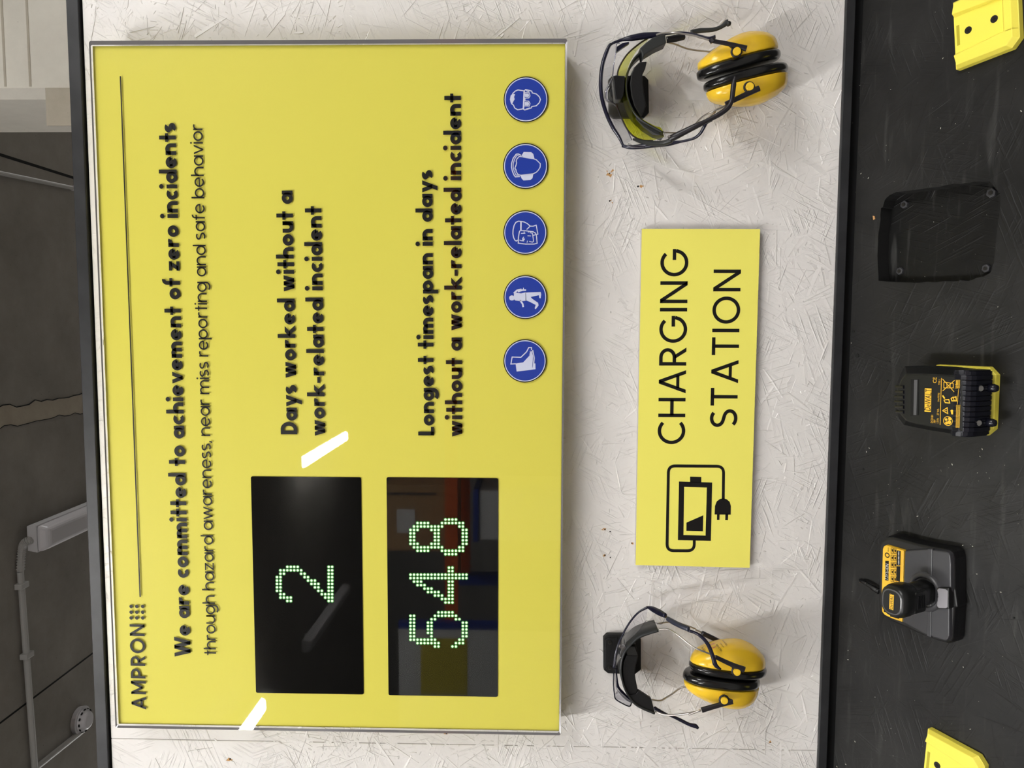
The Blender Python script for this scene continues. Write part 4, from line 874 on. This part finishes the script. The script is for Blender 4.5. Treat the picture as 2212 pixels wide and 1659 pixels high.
part('cutout_edge', ([bp(a, b, -.0002) for a, b in H2] + [bp(a, b, -bt - .004) for a, b in H2], [(i, (i + 1) % nh, (i + 1) % nh + nh, i + nh) for i in range(nh)]), M['hole'], bench, label='dark raw edge of the cut-out')
def inhole(x, s, m=.004):
    xs_ = [a for a, b in H2]; ss = [b for a, b in H2]; return min(xs_) - m < x < max(xs_) + m and min(ss) - m < s < max(ss) + m
rf2 = random.Random(5)
def to_board(u, v, h): return bp(u, v, h)
fl = flakes(2200, (-.78, .60), (.012, .40), True, .00022, rf2, lambda u, v, h: (u, v, h), ang=.9)
keep = [f for f in range(0, len(fl[0]), 12) if not any(inhole(p[0], p[1]) for p in fl[0][f:f + 12])]
Vk, Fk = [], []
for f in keep:
    k = len(Vk); Vk += [bp(p[0], max(bs0, p[1]), p[2]) for p in fl[0][f:f + 12]]; Fk.append(tuple(range(k, k + 6))); Fk += [(k + i, k + 6 + i, k + 6 + (i + 1) % 6, k + (i + 1) % 6) for i in range(6)]
part('osb_strands', (Vk, Fk), M['board'], bench, kind='stuff', label='slightly raised strands under the black paint')
part('side_panel', prism([bp(bx0 + .02, .02, -bt), bp(bx0 + .02, .44, -bt), Vector((bx0 + .02, bp(0, .44).y, 0)), Vector((bx0 + .02, bp(0, .02).y, 0))], Vector((.02, 0, 0))), M['board'], bench)
part('side_panel', prism([bp(bx1 - .04, .02, -bt), bp(bx1 - .04, .44, -bt), Vector((bx1 - .04, bp(0, .44).y, 0)), Vector((bx1 - .04, bp(0, .02).y, 0))], Vector((.02, 0, 0))), M['board'], bench)
part('front_panel', box(bx0 + .04, bx1 - .04, bp(0, .43).y, bp(0, .43).y + .018, 0, bp(0, .43, -bt).z - .012), M['board'], bench)
# sunken tray behind the cut-out
xs_ = [a for a, b in H2]; ss_ = [b for a, b in H2]
part('sunken_tray', bbox_(min(xs_) - .01, max(xs_) + .01, min(ss_) - .01, max(ss_) + .01, -.030, -.0225), M['tray'], bench, label='dark scuffed surface inside the cut-out')
for q, r_ in ((gH([(705, 530)])[0], .006), (gH([(655, 1275)])[0], .0055), (gH([(1620, 1245)])[0], .0055), (gH([(1680, 400)])[0], .0065)):
    c = onB(*q, -.0225)
    s_ = part('screw_boss', cyl(c, BN, r_, .004, 6, r_ * .9), M['chgr'], bench, bevel=.0006)
    part('screw', cyl(c + BN * .004, BN, r_ * .42, .0008, 14), M['bscrew'], s_)
# screws and dents in the board
for x, y, r_ in ((1885, 471.5, .0022), (1851, 768, .0030), (1843, 716, .0018), (1864, 1014, .0016), (1921, 781, .001), (1908, 760, .0009), (1917, 822, .001), (2190, 1335, .0012)):
    part('screw_hole', cyl(onB(x, y, .0008), -BN, r_, .0015, 14), M['hole'], bench)
part('torn_chip', prism([onB(a, b, .0012) for a, b in ((1885, 466), (1889, 467), (1890, 473), (1886, 475))], -BN * .001), M['wood'], bench)
# pale chips of sawdust lying on the board
Vd, Fd = [], []
spots = [(2037, 126), (2032, 277), (1924, 193), (2206, 240), (1860, 375), (1876, 384.5), (1839, 741), (2117, 986), (2057, 1003), (2080, 1178), (2101, 1180), (2110, 1240), (2162, 1279), (2122, 970), (1982, 1115), (2081, 1441), (2096, 1575), (1832, 1405), (1832, 1425), (1872, 976), (1878, 968), (1827, 1651), (1847, 1602), (1808, 1656)] + [(rf2.uniform(1835, 2210), rf2.uniform(0, 1659)) for _ in range(150)]
for i, (a, b) in enumerate(spots):
    x, s = bl(onB(a, b))
    if inhole(x, s, .01): h_ = -.0224
    else: h_ = .0003
    big = (.0012 if i < 24 else rf2.choice((.0003, .0004, .0006, .0004))) * rf2.uniform(.7, 1.2); an = rf2.uniform(0, PI)
    c = onB(a, b, h_); U = BX * math.cos(an) + BS * math.sin(an); W_ = BN.cross(U); k = len(Vd)
    q = [c + U * big + W_ * 0, c + W_ * big * .35, c - U * big, c - W_ * big * .35]
    Vd += q + [p + BN * big * .4 for p in q]; Fd += [(k, k + 1, k + 2, k + 3), (k + 4, k + 5, k + 6, k + 7)] + [(k + j, k + (j + 1) % 4, k + 4 + (j + 1) % 4, k + 4 + j) for j in range(4)]
tag(part('sawdust', (Vd, Fd), M['dust'], None), 'pale specks of sawdust scattered over the black sloping board', 'sawdust', kind='stuff')

# ---- yellow battery holders
def holder(name, label, c, rot, w_=.082, l_=.074, H=.0135):
    """c: (x, s) of the middle of the back edge; rot turns it on the board"""
    ca, sa = math.cos(rot), math.sin(rot)
    P = lambda u, v, h: bp(c[0] + u * ca - v * sa, c[1] + u * sa + v * ca, h)
    t = thing(name, label, 'battery holder', P(0, l_ / 2, 0), 'yellow battery holders')
    def oct_(e, k=.009): return [(-w_ / 2 + e, 0), (w_ / 2 - e, 0), (w_ / 2 - e, l_ - k), (w_ / 2 - k, l_ - e), (-w_ / 2 + k, l_ - e), (-w_ / 2 + e, l_ - k)]
    lo = oct_(0); fl_ = .0085; cw = .021
    base_ = frustum([P(a, b, 0.0002) for a, b in lo], [P(a, b, fl_) for a, b in oct_(.0004)])
    part('base', base_, M['holder'], t, bevel=.0008)
    for sg in (-1, 1):
        a0 = [(sg * cw, .001), (sg * (w_ / 2 - .0004), .001), (sg * (w_ / 2 - .0004), l_ - .0095), (sg * (w_ / 2 - .009), l_ - .0006), (sg * cw, l_ - .0006)]
        a1 = [(sg * (cw + .004), .001), (sg * (w_ / 2 - .004), .004), (sg * (w_ / 2 - .004), l_ - .013), (sg * (w_ / 2 - .011), l_ - .006), (sg * (cw - .002), l_ - .006)]
        part('rail', frustum([P(a, b, fl_ - .0005) for a, b in a0], [P(a, b, H) for a, b in a1]), M['holder'], t, bevel=.0006)
    part('end_stop', frustum([P(a, b, fl_ - .0005) for a, b in ((-cw - .001, l_ - .018), (cw + .001, l_ - .018), (cw + .001, l_ - .0006), (-cw - .001, l_ - .0006))],
         [P(a, b, H) for a, b in ((-cw - .001, l_ - .014), (cw + .001, l_ - .014), (cw + .001, l_ - .006), (-cw - .001, l_ - .006))]), M['holder'], t, bevel=.0005)
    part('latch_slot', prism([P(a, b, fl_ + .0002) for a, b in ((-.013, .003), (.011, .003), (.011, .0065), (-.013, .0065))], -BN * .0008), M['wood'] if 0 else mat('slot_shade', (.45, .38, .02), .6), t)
    for v in (.017, .047):
        r_ = .0042; cc_ = P(0, v, fl_ + .0001)
        s_ = part('screw', cyl(cc_ - BN * .0002, BN, r_, .0006, 24), M['bscrew'], t)
        U = (P(1, 0, 0) - P(0, 0, 0)).normalized(); W_ = BN.cross(U)
        for (q, e_) in ((U, W_), (W_, U)):
            part('cross_slot', prism([cc_ + q * .0022 + e_ * .0005 + BN * .0006, cc_ + q * .0022 - e_ * .0005 + BN * .0006, cc_ - q * .0022 - e_ * .0005 + BN * .0006, cc_ - q * .0022 + e_ * .0005 + BN * .0006], -BN * .0003), M['hole'], s_)
    return t
hT = bl(onB(2064, 79, .006)); hB_ = bl(onB(2000, 1636, .006)); hMm = bl(onB(2070, 868, 0))
holder('battery_holder', 'empty yellow holder at the right end of the black board', hT, math.radians(-5.5))
holder('battery_holder', 'empty yellow holder at the left end of the black board, cut off by the frame', hB_, math.radians(3))
mE0 = bl(onB(2159, 800, 0)); mE1 = bl(onB(2159, 938, 0)); mx_ = (mE0[0] + mE1[0]) / 2; ms = (mE0[1] + mE1[1]) / 2
holder('battery_holder', 'yellow holder carrying the black battery pack', (mx_, ms - .074), math.radians(-.5))

# ---- slide battery pack
g8 = cv(1820, 700, 5.184)
def bcoord(P, h): return [bl(onB(a, b, h)) for a, b in P]
bt_ = thing('battery_pack', 'black slide-on cordless tool battery with yellow-orange print on its yellow holder', 'battery', onB(2000, 865, .02))
o_ = bcoord(g8([(600, 720), (618, 640), (645, 570), (690, 470), (900, 472), (1100, 484), (1345, 510), (1345, 1248), (1180, 1222), (1000, 1192), (830, 1160), (682, 1130), (625, 1055), (592, 950), (586, 850)]), .046)
i_ = bcoord(g8([(612, 740), (632, 680), (662, 620), (712, 560), (900, 562), (1100, 570), (1345, 590), (1345, 1200), (1180, 1178), (1000, 1150), (830, 1118), (712, 1080), (650, 1010), (614, 940), (604, 850)]), .062)
L_ = [[bp(a, b, .0145) for a, b in o_], [bp(a, b, .046) for a, b in o_], [bp(a, b, .062) for a, b in i_]]
n_ = len(o_); V = sum(L_, []); Fc = [tuple(range(n_)), tuple(range(3 * n_ - 1, 2 * n_ - 1, -1))] + [(r * n_ + i, r * n_ + (i + 1) % n_, (r + 1) * n_ + (i + 1) % n_, (r + 1) * n_ + i) for r in (0, 1) for i in range(n_)]
part('case', (V, Fc), M['batt'], bt_, bevel=.0012)
HT = .062
xa0 = bl(onB(*g8([(1345, 1256)])[0], .05)); xa1 = bl(onB(*g8([(1345, 506)])[0], .05)); sF = (xa0[1] + xa1[1]) / 2
prof = [(-.004, .0620), (.004, .0622), (.009, .0605), (.013, .057), (.0155, .051), (.0165, .044), (.0165, .022), (.014, .016), (-.004, .0150)]
nr = 13; xw = (xa1[0] - xa0[0]) / nr
for k in range(nr):
    a = xa0[0] + xw * k + xw * .06; b = xa0[0] + xw * (k + 1) - xw * .06; e = .003 if k in (0, nr - 1) else 0
    part('grip_rib', prism([bp(a, sF + p - (e if p > 0 else 0), h) for p, h in prof], BX * (b - a)), M['ribs'], bt_, bevel=.0007)
part('front_core', prism([bp(xa0[0] + .002, sF + p - .0016, h - .0008) for p, h in prof], BX * (xa1[0] - xa0[0] - .004)), M['ribs'], bt_)
for k in range(6):                           # finger grooves at the far end
    y_ = 700 + k * 56
    a, b = g8([(590 + abs(k - 2.5) * 6, y_)])[0], g8([(690, y_ + 6)])[0]
    P0 = onB(*a, .060); P1 = onB(*b, .0625); part('grip_groove', tube([P0, P1], .0022, 8, smoothp=False), M['ribs'], bt_)
def bq(name, P, g, h, m, parent, th=.0004, **k): return part(name, prism([onB(*q, h) for q in g(P)], -BN * th), m, parent, **k)
bq('gauge_window', [(765, 620), (850, 620), (850, 1020), (760, 1030)], g8, HT + .0006, M['hole'], bt_)
bq('gauge_light', [(802, 625), (838, 625), (826, 1020), (794, 1020)], g8, HT + .0009, M['slot'], bt_, label='grey fuel gauge strip')
for q in ((1500, 718), (1480, 1103)):
    c = bp(bl(onB(*g8([q])[0], .045))[0], sF + .0158, .044); d_ = BS
    s_ = part('screw', cyl(c, (d_ + BN * .5).normalized(), .0038, .0016, 18, .003), M['screw'], bt_)
for q in ((1600, 712), (1585, 1098)):
    c = bp(bl(onB(*g8([q])[0], .028))[0], sF + .021, .026); part('foot', tube([c - BS * .008, c, c + BS * .004], [.0050, .0050, .0036], 14, smoothp=False), M['ribs'], bt_, smooth=True)
def print_on(name, vf, O, size, m, parent, h, sx=1.0, rot=0.0):
    U = BX * math.cos(rot) - BS * math.sin(rot); W_ = -BS * math.cos(rot) - BX * math.sin(rot)
    return part(name, ([O + U * (v[0] * size * sx) + W_ * (v[1] * size) for v in vf[0]], vf[1]), m, parent)
def P8(x, y, h=HT + .0004): return onB(*g8([(x, y)])[0], h)
lg = P8(988, 972)
bq('brand_plate', [(922, 718), (996, 722), (988, 986), (918, 982)], g8, HT + .0004, M['gold'], bt_, th=.0003)
print_on('lettering', bfont('DeWALT', 1), P8(984, 976, HT + .0007), .0108, M['batt'], bt_, 0, sx=.60)
for txt, x, y, sz, sx in (('DCB181', 1012, 1112, .0040, .74), ('18V', 1040, 1114, .0036, .8), ('1.5Ah    27 Wh', 1074, 1116, .0036, .78), ('Li-Ion (NR19/66)', 1082, 868, .0032, .46), ('TYPE 1', 1094, 682, .0034, .62), ('CE', 1052, 664, .0066, .9), ('Li-Ion', 1287, 724, .0045, .9)):
    print_on('lettering', bfont(txt, 1), P8(x, y), sz, M['gold'], bt_, 0, sx=sx)
def ln(P, wd): 
    v, f = stroke2(g8(P), False, wd / 5.184 / 2); return [onB(a.x, a.y, HT + .0004) for a in v], f
part('print_line', join(ln([(1108, 605), (1092, 1130)], 6), ln([(1300, 725), (1285, 900)], 5), ln([(1120, 615), (1250, 760)], 7), ln([(1255, 630), (1120, 750)], 7),
     ln([(1135, 650), (1240, 665), (1240, 715), (1135, 715), (1135, 650)], 7), ln([(1165, 655), (1170, 715)], 5), ln([(1205, 660), (1207, 715)], 5),
     ln([(1120, 970), (1178, 1003), (1172, 937), (1120, 970)], 9), ln([(1140, 970), (1165, 970)], 6),
     ln([(1135, 850), (1190, 845), (1200, 885), (1150, 880), (1135, 850)], 10), ln([(1120, 800), (1145, 835)], 16), ln([(1215, 830), (1270, 815), (1275, 860), (1225, 860), (1215, 830)], 12), ln([(1235, 812), (1255, 865)], 8)), M['gold'], bt_)
c = P8(1180, 1086); part('print_ring', annulus(c, BX, BS, .0056, .0049, 32), M['gold'], bt_)
part('print_symbol', (ring_poly(P8(1160, 1070), BX, BS, .0016, 12) + ring_poly(P8(1200, 1060), BX, BS, .0020, 12) + ring_poly(P8(1195, 1100), BX, BS, .0022, 12) + ring_poly(P8(1165, 1108), BX, BS, .0018, 12), [tuple(range(12)), tuple(range(12, 24)), tuple(range(24, 36)), tuple(range(36, 48))]), M['gold'], bt_)
part('print_symbol', ([P8(1208, 965), P8(1218, 1010), P8(1238, 1012), P8(1238, 965), P8(1226, 958)], [(0, 1, 2, 3, 4)]), M['gold'], bt_)
for k in range(5):
    part('small_print', join(ln([(1272 + k * 10, 625), (1270 + k * 10, 720)], 4), ln([(1276 + k * 10, 905), (1270 + k * 9.5, 1160)], 4)), M['gold'], bt_) if k < 5 else None

# ---- charger with stick battery
g9 = cv(1820, 1100, 5.184)
ch = thing('battery_charger', 'grey and black cordless tool charger with yellow label sunk in the black board', 'charger', onB(1985, 1245, 0))
Tp = [(405, 430), (415, 385), (440, 345), (490, 315), (560, 312), (640, 335), (780, 375), (950, 415), (1110, 440), (1190, 460), (1228, 490), (1246, 560), (1250, 700), (1250, 880), (1248, 1120), (1228, 1440), (1208, 1485), (1160, 1500), (1080, 1480), (960, 1440), (830, 1385), (700, 1325), (560, 1265), (470, 1215), (425, 1180), (405, 1130), (400, 950), (399, 700)]
tb = bcoord(g9(Tp), .024); n_ = len(tb); mxx = sum(a for a, b in tb) / n_; mss = sum(b for a, b in tb) / n_
def sc_(P, k): return [(mxx + (a - mxx) * k, mss + (b - mss) * k) for a, b in P]
L_ = [[bp(a, b, .0003) for a, b in sc_(tb, 1.02)], [bp(a, b, .014) for a, b in sc_(tb, 1.02)], [bp(a, b, .0215) for a, b in sc_(tb, 1.0)], [bp(a, b, .0235) for a, b in sc_(tb, .96)]]
V = sum(L_, []); Fc = [tuple(range(n_)), tuple(range(4 * n_ - 1, 3 * n_ - 1, -1))] + [(r * n_ + i, r * n_ + (i + 1) % n_, (r + 1) * n_ + (i + 1) % n_, (r + 1) * n_ + i) for r in range(3) for i in range(n_)]
part('rubber_body', (V, Fc), M['chrub'], ch, smooth=False, bevel=.001, label='black rubber-edged lower body')
def slab(name, P, h0, h1, m, ins=.97, bev=.0012, **k):
    b_ = bcoord(g9(P), h1); cx_ = sum(a for a, b in b_) / len(b_); cs_ = sum(b for a, b in b_) / len(b_)
    return part(name, frustum([bp(a, b, h0) for a, b in b_], [bp(cx_ + (a - cx_) * ins, cs_ + (b - cs_) * ins, h1) for a, b in b_]), m, ch, bevel=bev, **k)
slab('grey_shell', [(690, 455), (940, 435), (1175, 465), (1208, 500), (1218, 600), (1218, 900), (1200, 1100), (1198, 1430), (1175, 1475), (1140, 1482), (980, 1432), (900, 1398), (665, 1270), (672, 900)], .022, .0285, M['chgr'], label='grey sculpted shell')
slab('ledge', [(950, 440), (1005, 438), (990, 1440), (940, 1425)], .024, .0296, M['chgr'], ins=.99, bev=.001)
slab('label_plate', [(448, 440), (460, 410), (485, 398), (688, 458), (682, 800), (668, 1268), (560, 1232), (470, 1190), (440, 1150), (436, 900)], .022, .0280, M['gold'], ins=.985, bev=.0008, label='yellow printed label')
def q9(name, P, h, m, **k): return part(name, prism([onB(*q, h) for q in g9(P)], -BN * .0004), m, ch, **k)
hl = .0286
q9('label_box', [(462, 892), (508, 892), (508, 1155), (462, 1150)], hl, M['ink']); q9('label_box', [(478, 578), (515, 580), (512, 800), (478, 795)], hl, M['ink'])
q9('label_strip', [(608, 462), (648, 470), (645, 630), (606, 626)], hl, M['ink']); q9('label_strip', [(606, 640), (645, 640), (640, 812), (602, 800)], hl, M['ink']); q9('label_strip', [(540, 1160), (640, 1200), (630, 1228), (530, 1200)], hl, M['ink'])
P9 = lambda x, y, h: onB(*g9([(x, y)])[0], h)
print_on('lettering', bfont('DeWALT', 1), P9(502, 1148, hl + .0003), .0082, M['gold'], ch, 0, sx=.9)
print_on('lettering', bfont('7.2V Li-ION', 1), P9(508, 796, hl + .0003), .0064, M['paper'], ch, 0, sx=.68)
for r_ in range(2):
    for k in range(5):
        y_ = 455 + k * 80 + r_ * 4; x_ = 555 + r_ * 34
        A_ = [(x_ - 14, y_ - 22), (x_ + 12, y_ - 22), (x_ + 12, y_ + 38), (x_ - 14, y_ + 38), (x_ - 14, y_ - 22)]
        v, f = stroke2(g9(A_), False, .35); part('label_icon', ([onB(a.x, a.y, hl + .0002) for a in v], f), M['ink'], ch)
        q9('label_icon', [(x_ - 6, y_ - 8 + 10 * (k % 2)), (x_ + 6, y_ - 4), (x_ + 5, y_ + 22), (x_ - 4, y_ + 14 + 5 * (k % 3))], hl + .0002, M['ink'])
part('label_icon', annulus(P9(500, 515, hl + .0002), BX, BS, .0034, .0022, 24), M['ink'], ch)
print_on('lettering', bfont('MIN 30', 1), P9(520, 478, hl + .0002), .003, M['ink'], ch, 0, sx=.6)
for k in range(10):
    q9('small_print', [(622, 475 + k * 15), (634, 475 + k * 15), (634, 483 + k * 15), (622, 483 + k * 15)], hl + .0003, M['paper'])
# socket ring
cR = P9(930, 925, .0285)
def rings_(c, prof_, n=48):
    V = []; 
    for r_, h_ in prof_: V += [c + BX * (r_ * math.cos(2 * PI * k / n)) + BS * (r_ * .92 * math.sin(2 * PI * k / n)) + BN * h_ for k in range(n)]
    m_ = len(prof_); return V, [(i * n + k, i * n + (k + 1) % n, (i + 1) * n + (k + 1) % n, (i + 1) * n + k) for i in range(m_ - 1) for k in range(n)]
part('socket_ring', rings_(cR, [(.0265, -.003), (.0240, .002), (.0212, .0045), (.0192, .0045), (.0182, .002), (.0178, -.004)]), M['chgr'], ch, smooth=True, label='round grey socket collar')
part('socket_floor', rings_(cR, [(.0182, -.0035), (.001, -.0035)]), M['hole'], ch)
q9('clear_button', [(1062, 905), (1080, 885), (1150, 895), (1178, 915), (1175, 1095), (1160, 1108), (1078, 1105), (1060, 1085)], .0330, M['dbtn'], label='frosted clear indicator window')
part('button_bed', prism([onB(*q, .0326) for q in g9([(1050, 880), (1190, 880), (1190, 1118), (1050, 1118)])], -BN * .012), M['chrub'], ch, bevel=.001)
part('front_notch', prism([onB(*q, .0225) for q in g9([(1190, 890), (1260, 880), (1290, 1100), (1190, 1110)])], -BN * .02), M['chrub'], ch, bevel=.002)
# strain relief and cable into the board
sr = [P9(410, 925, .006), P9(340, 880, .008), P9(270, 835, .008)]
part('strain_relief', tube(sr, [.0032, .0028, .0024], 12), M['chrub'], ch, smooth=True)
part('relief_ribs', join(*[cyl(sr[0].lerp(sr[2], t) , (sr[2] - sr[0]).normalized(),   .0040 - t * .001, .0012, 12) for t in (0, .14, .28, .42, .56)]), M['chrub'], ch, kind='stuff')
part('cable', tube([sr[2], P9(235, 815, .006), P9(205, 800, .0005), P9(200, 798, -.004)], .0024, 10), M['chrub'], ch, smooth=True, label='black cable vanishing into the board')
part('cable_hole', cyl(P9(203, 800, .0009), -BN, .0034, .001, 16), M['hole'], ch)
part('torn_chip', prism([onB(*q, .0016) for q in g9([(188, 800), (222, 792), (232, 806), (208, 812), (196, 822)])], -BN * .001), M['wood'], ch)
# stick battery
stt = thing('stick_battery', 'short black stick battery standing upright in the grey charger', 'battery', cR)
def sq(w_, d_, h, cxo=0, cso=0, k=5, r=.4):
    return [cR + BX * (a + cxo) + BS * (b + cso) + BN * h for a, b in rrect(-w_ / 2, w_ / 2, -d_ / 2, d_ / 2, min(w_, d_) * r, k)]
def stack(L_, nm, m, bev=0, **k_):
    n = len(L_[0]); V = sum(L_, []); return part(nm, (V, [tuple(range(n - 1, -1, -1)), tuple(range((len(L_) - 1) * n, len(L_) * n))] + [(r * n + i, r * n + (i + 1) % n, (r + 1) * n + (i + 1) % n, (r + 1) * n + i) for r in range(len(L_) - 1) for i in range(n)]), m, stt, bevel=bev, **k_)
stack([sq(.030, .0255, -.003), sq(.030, .0255, .010), sq(.028, .024, .040)], 'stem', M['blackp'], smooth=True)
cw0, cw1 = -.0015, .001
stack([sq(.030, .026, .032, cw0), sq(.0385, .033, .038, cw0), sq(.040, .035, .046, cw0), sq(.040, .035, .056, cw0), sq(.0375, .032, .0625, cw0), sq(.032, .027, .0655, cw0)], 'cap', M['batt'], smooth=True, label='rounded black cap')
ring_o = sq(.0305, .0255, .0657, cw0); ring_i = sq(.0275, .0225, .0662, cw0)
part('cap_rim', (ring_o + ring_i, [(i, (i + 1) % len(ring_o), (i + 1) % len(ring_o) + len(ring_o), i + len(ring_o)) for i in range(len(ring_o))]), M['slot'], stt)
part('cap_badge', (ring_i, [tuple(range(len(ring_i)))]), M['batt'], stt)
Lc = cR + BX * (cw0 - .0088) + BS * .0022 + BN * .0666
part('brand_plate', ([Lc + BX * a - BS * b for a, b in ((-.0005, -.0008), (.0185, -.0008), (.0185, .0048), (-.0005, .0048))], [(0, 1, 2, 3)]), M['gold'], stt)
print_on('lettering', bfont('DeWALT', 1), Lc + BN * .0003, .0054, M['batt'], stt, 0, sx=.92)
tabc = [cR + BX * (a + cw0) + BS * .0172 + BN * h for a, h in rrect(-.0135, .0135, .024, .046, .003, 3)]
part('release_tab', prism(tabc, -BS * .006), M['batt'], stt, bevel=.001)
for k in range(5):
    part('tab_rib', bbox_(cR.x + cw0 - .008, cR.x + cw0 + .008, bl(cR)[1] + .0165, bl(cR)[1] + .0182, .0285 + .028 + k * .0032, .0285 + .0292 + k * .0032), M['blackp'], stt)

# ================================================================== SEEN MIRRORED IN THE GLOSSY SIGN
def mir(px, py, Yp):
    P = onY(px, py, YP); d = P - CAM; d.y = -d.y; return P + d * ((Yp - P.y) / d.y)
RY = -3.1
g_5 = cv(520, 1000, 3.19)
def mbox(name, P, Yp, depth, m, parent, g=g_5, **k):
    Q = [mir(*p, Yp) for p in g(P)]; x0 = min(q.x for q in Q); x1 = max(q.x for q in Q); z0 = min(q.z for q in Q); z1 = max(q.z for q in Q)
    return part(name, box(x0, x1, Yp - depth, Yp, z0, z1), m, parent, **k)
rk = thing('storage_rack', 'orange and blue pallet rack behind the camera, mirrored in the lower counter', 'rack', (mir(960, 1200, RY).x, RY - .4, 0))
ob = [mir(*p, RY) for p in g_5([(1500, 100), (1400, 1110)])]; bz_ = (ob[0].z + ob[1].z) / 2; rx0 = min(p.x for p in ob); rx1 = rx0 + 2.6
for zz in (bz_, bz_ - 1.1):
    for yy in (RY, RY - .85): part('beam', box(rx0, rx1, yy - .04, yy, zz - .035, zz + .035), M['orange'], rk)
    part('shelf_board', box(rx0 + .02, rx1 - .02, RY - .82, RY - .05, zz + .02, zz + .04), M['card'], rk)
for xx in (rx0 - .04, rx1 + .04):
    for yy in (RY - .01, RY - .86): part('upright', box(xx - .035, xx + .035, yy - .05, yy + .02, 0, bz_ + .12), M['rblue'], rk)
bxx = mir(*g_5([(1180, 400)])[0], RY - .1)
cb = thing('cardboard_box', 'brown cardboard box with a white label on the rack, mirrored in the lower counter', 'box', (bxx.x, RY - .35, bz_ + .04))
q0_, q1_ = mir(*g_5([(1340, 610)])[0], RY - .1), mir(*g_5([(990, 150)])[0], RY - .1)
part('carton', box(min(q0_.x, q1_.x), max(q0_.x, q1_.x), RY - .6, RY - .1, bz_ + .04, max(q0_.z, q1_.z)), M['card'], cb, bevel=.004)
mbox('label', [(1075, 320), (1200, 485)], RY - .096, .003, M['paper'], cb)
mbox('tape', [(1000, 205), (1350, 225)], RY - .097, .003, M['chgr'], cb)
q = mir(*g_5([(1670, 300)])[0], RY); bn_ = thing('storage_bin', 'pale plastic bin with a blue rim below the rack beam, mirrored in the lower counter', 'bin', (q.x, RY - .3, bz_ - 1.04))
Q0, Q1 = mir(*g_5([(1600, 540)])[0], RY), mir(*g_5([(1770, 200)])[0], RY)
part('tub', box(min(Q0.x, Q1.x), max(Q0.x, Q1.x), RY - .45, RY - .02, bz_ - 1.06, Q0.z - .03), M['paper'], bn_, bevel=.01)
part('rim', box(min(Q0.x, Q1.x) - .01, max(Q0.x, Q1.x) + .01, RY - .46, RY - .01, Q0.z - .03, Q0.z), M['rblue'], bn_, bevel=.005)
wb0, wb1 = mir(*g_5([(1090, 1600)])[0], -2.7), mir(*g_5([(1770, 1150)])[0], -2.7)
wb = thing('notice_board', 'pale notice board on a stand behind the camera, mirrored in the lower counter', 'notice board', ((wb0.x + wb1.x) / 2, -2.7, 0))
part('board_panel', box(wb0.x - .25, wb1.x, -2.73, -2.7, min(wb0.z, wb1.z) - .5, max(wb0.z, wb1.z)), M['paper'], wb)
part('blue_edge', box(wb1.x, wb1.x + .03, -2.74, -2.69, min(wb0.z, wb1.z) - .5, max(wb0.z, wb1.z)), M['rblue'], wb)
for xx in (wb0.x - .2, wb1.x - .03): part('post', box(xx, xx + .03, -2.76, -2.73, 0, min(wb0.z, wb1.z) - .4), M['fix'], wb)
mbox('poster', [(1240, 1600), (1560, 1215)], -2.698, .002, M['postery'], wb)
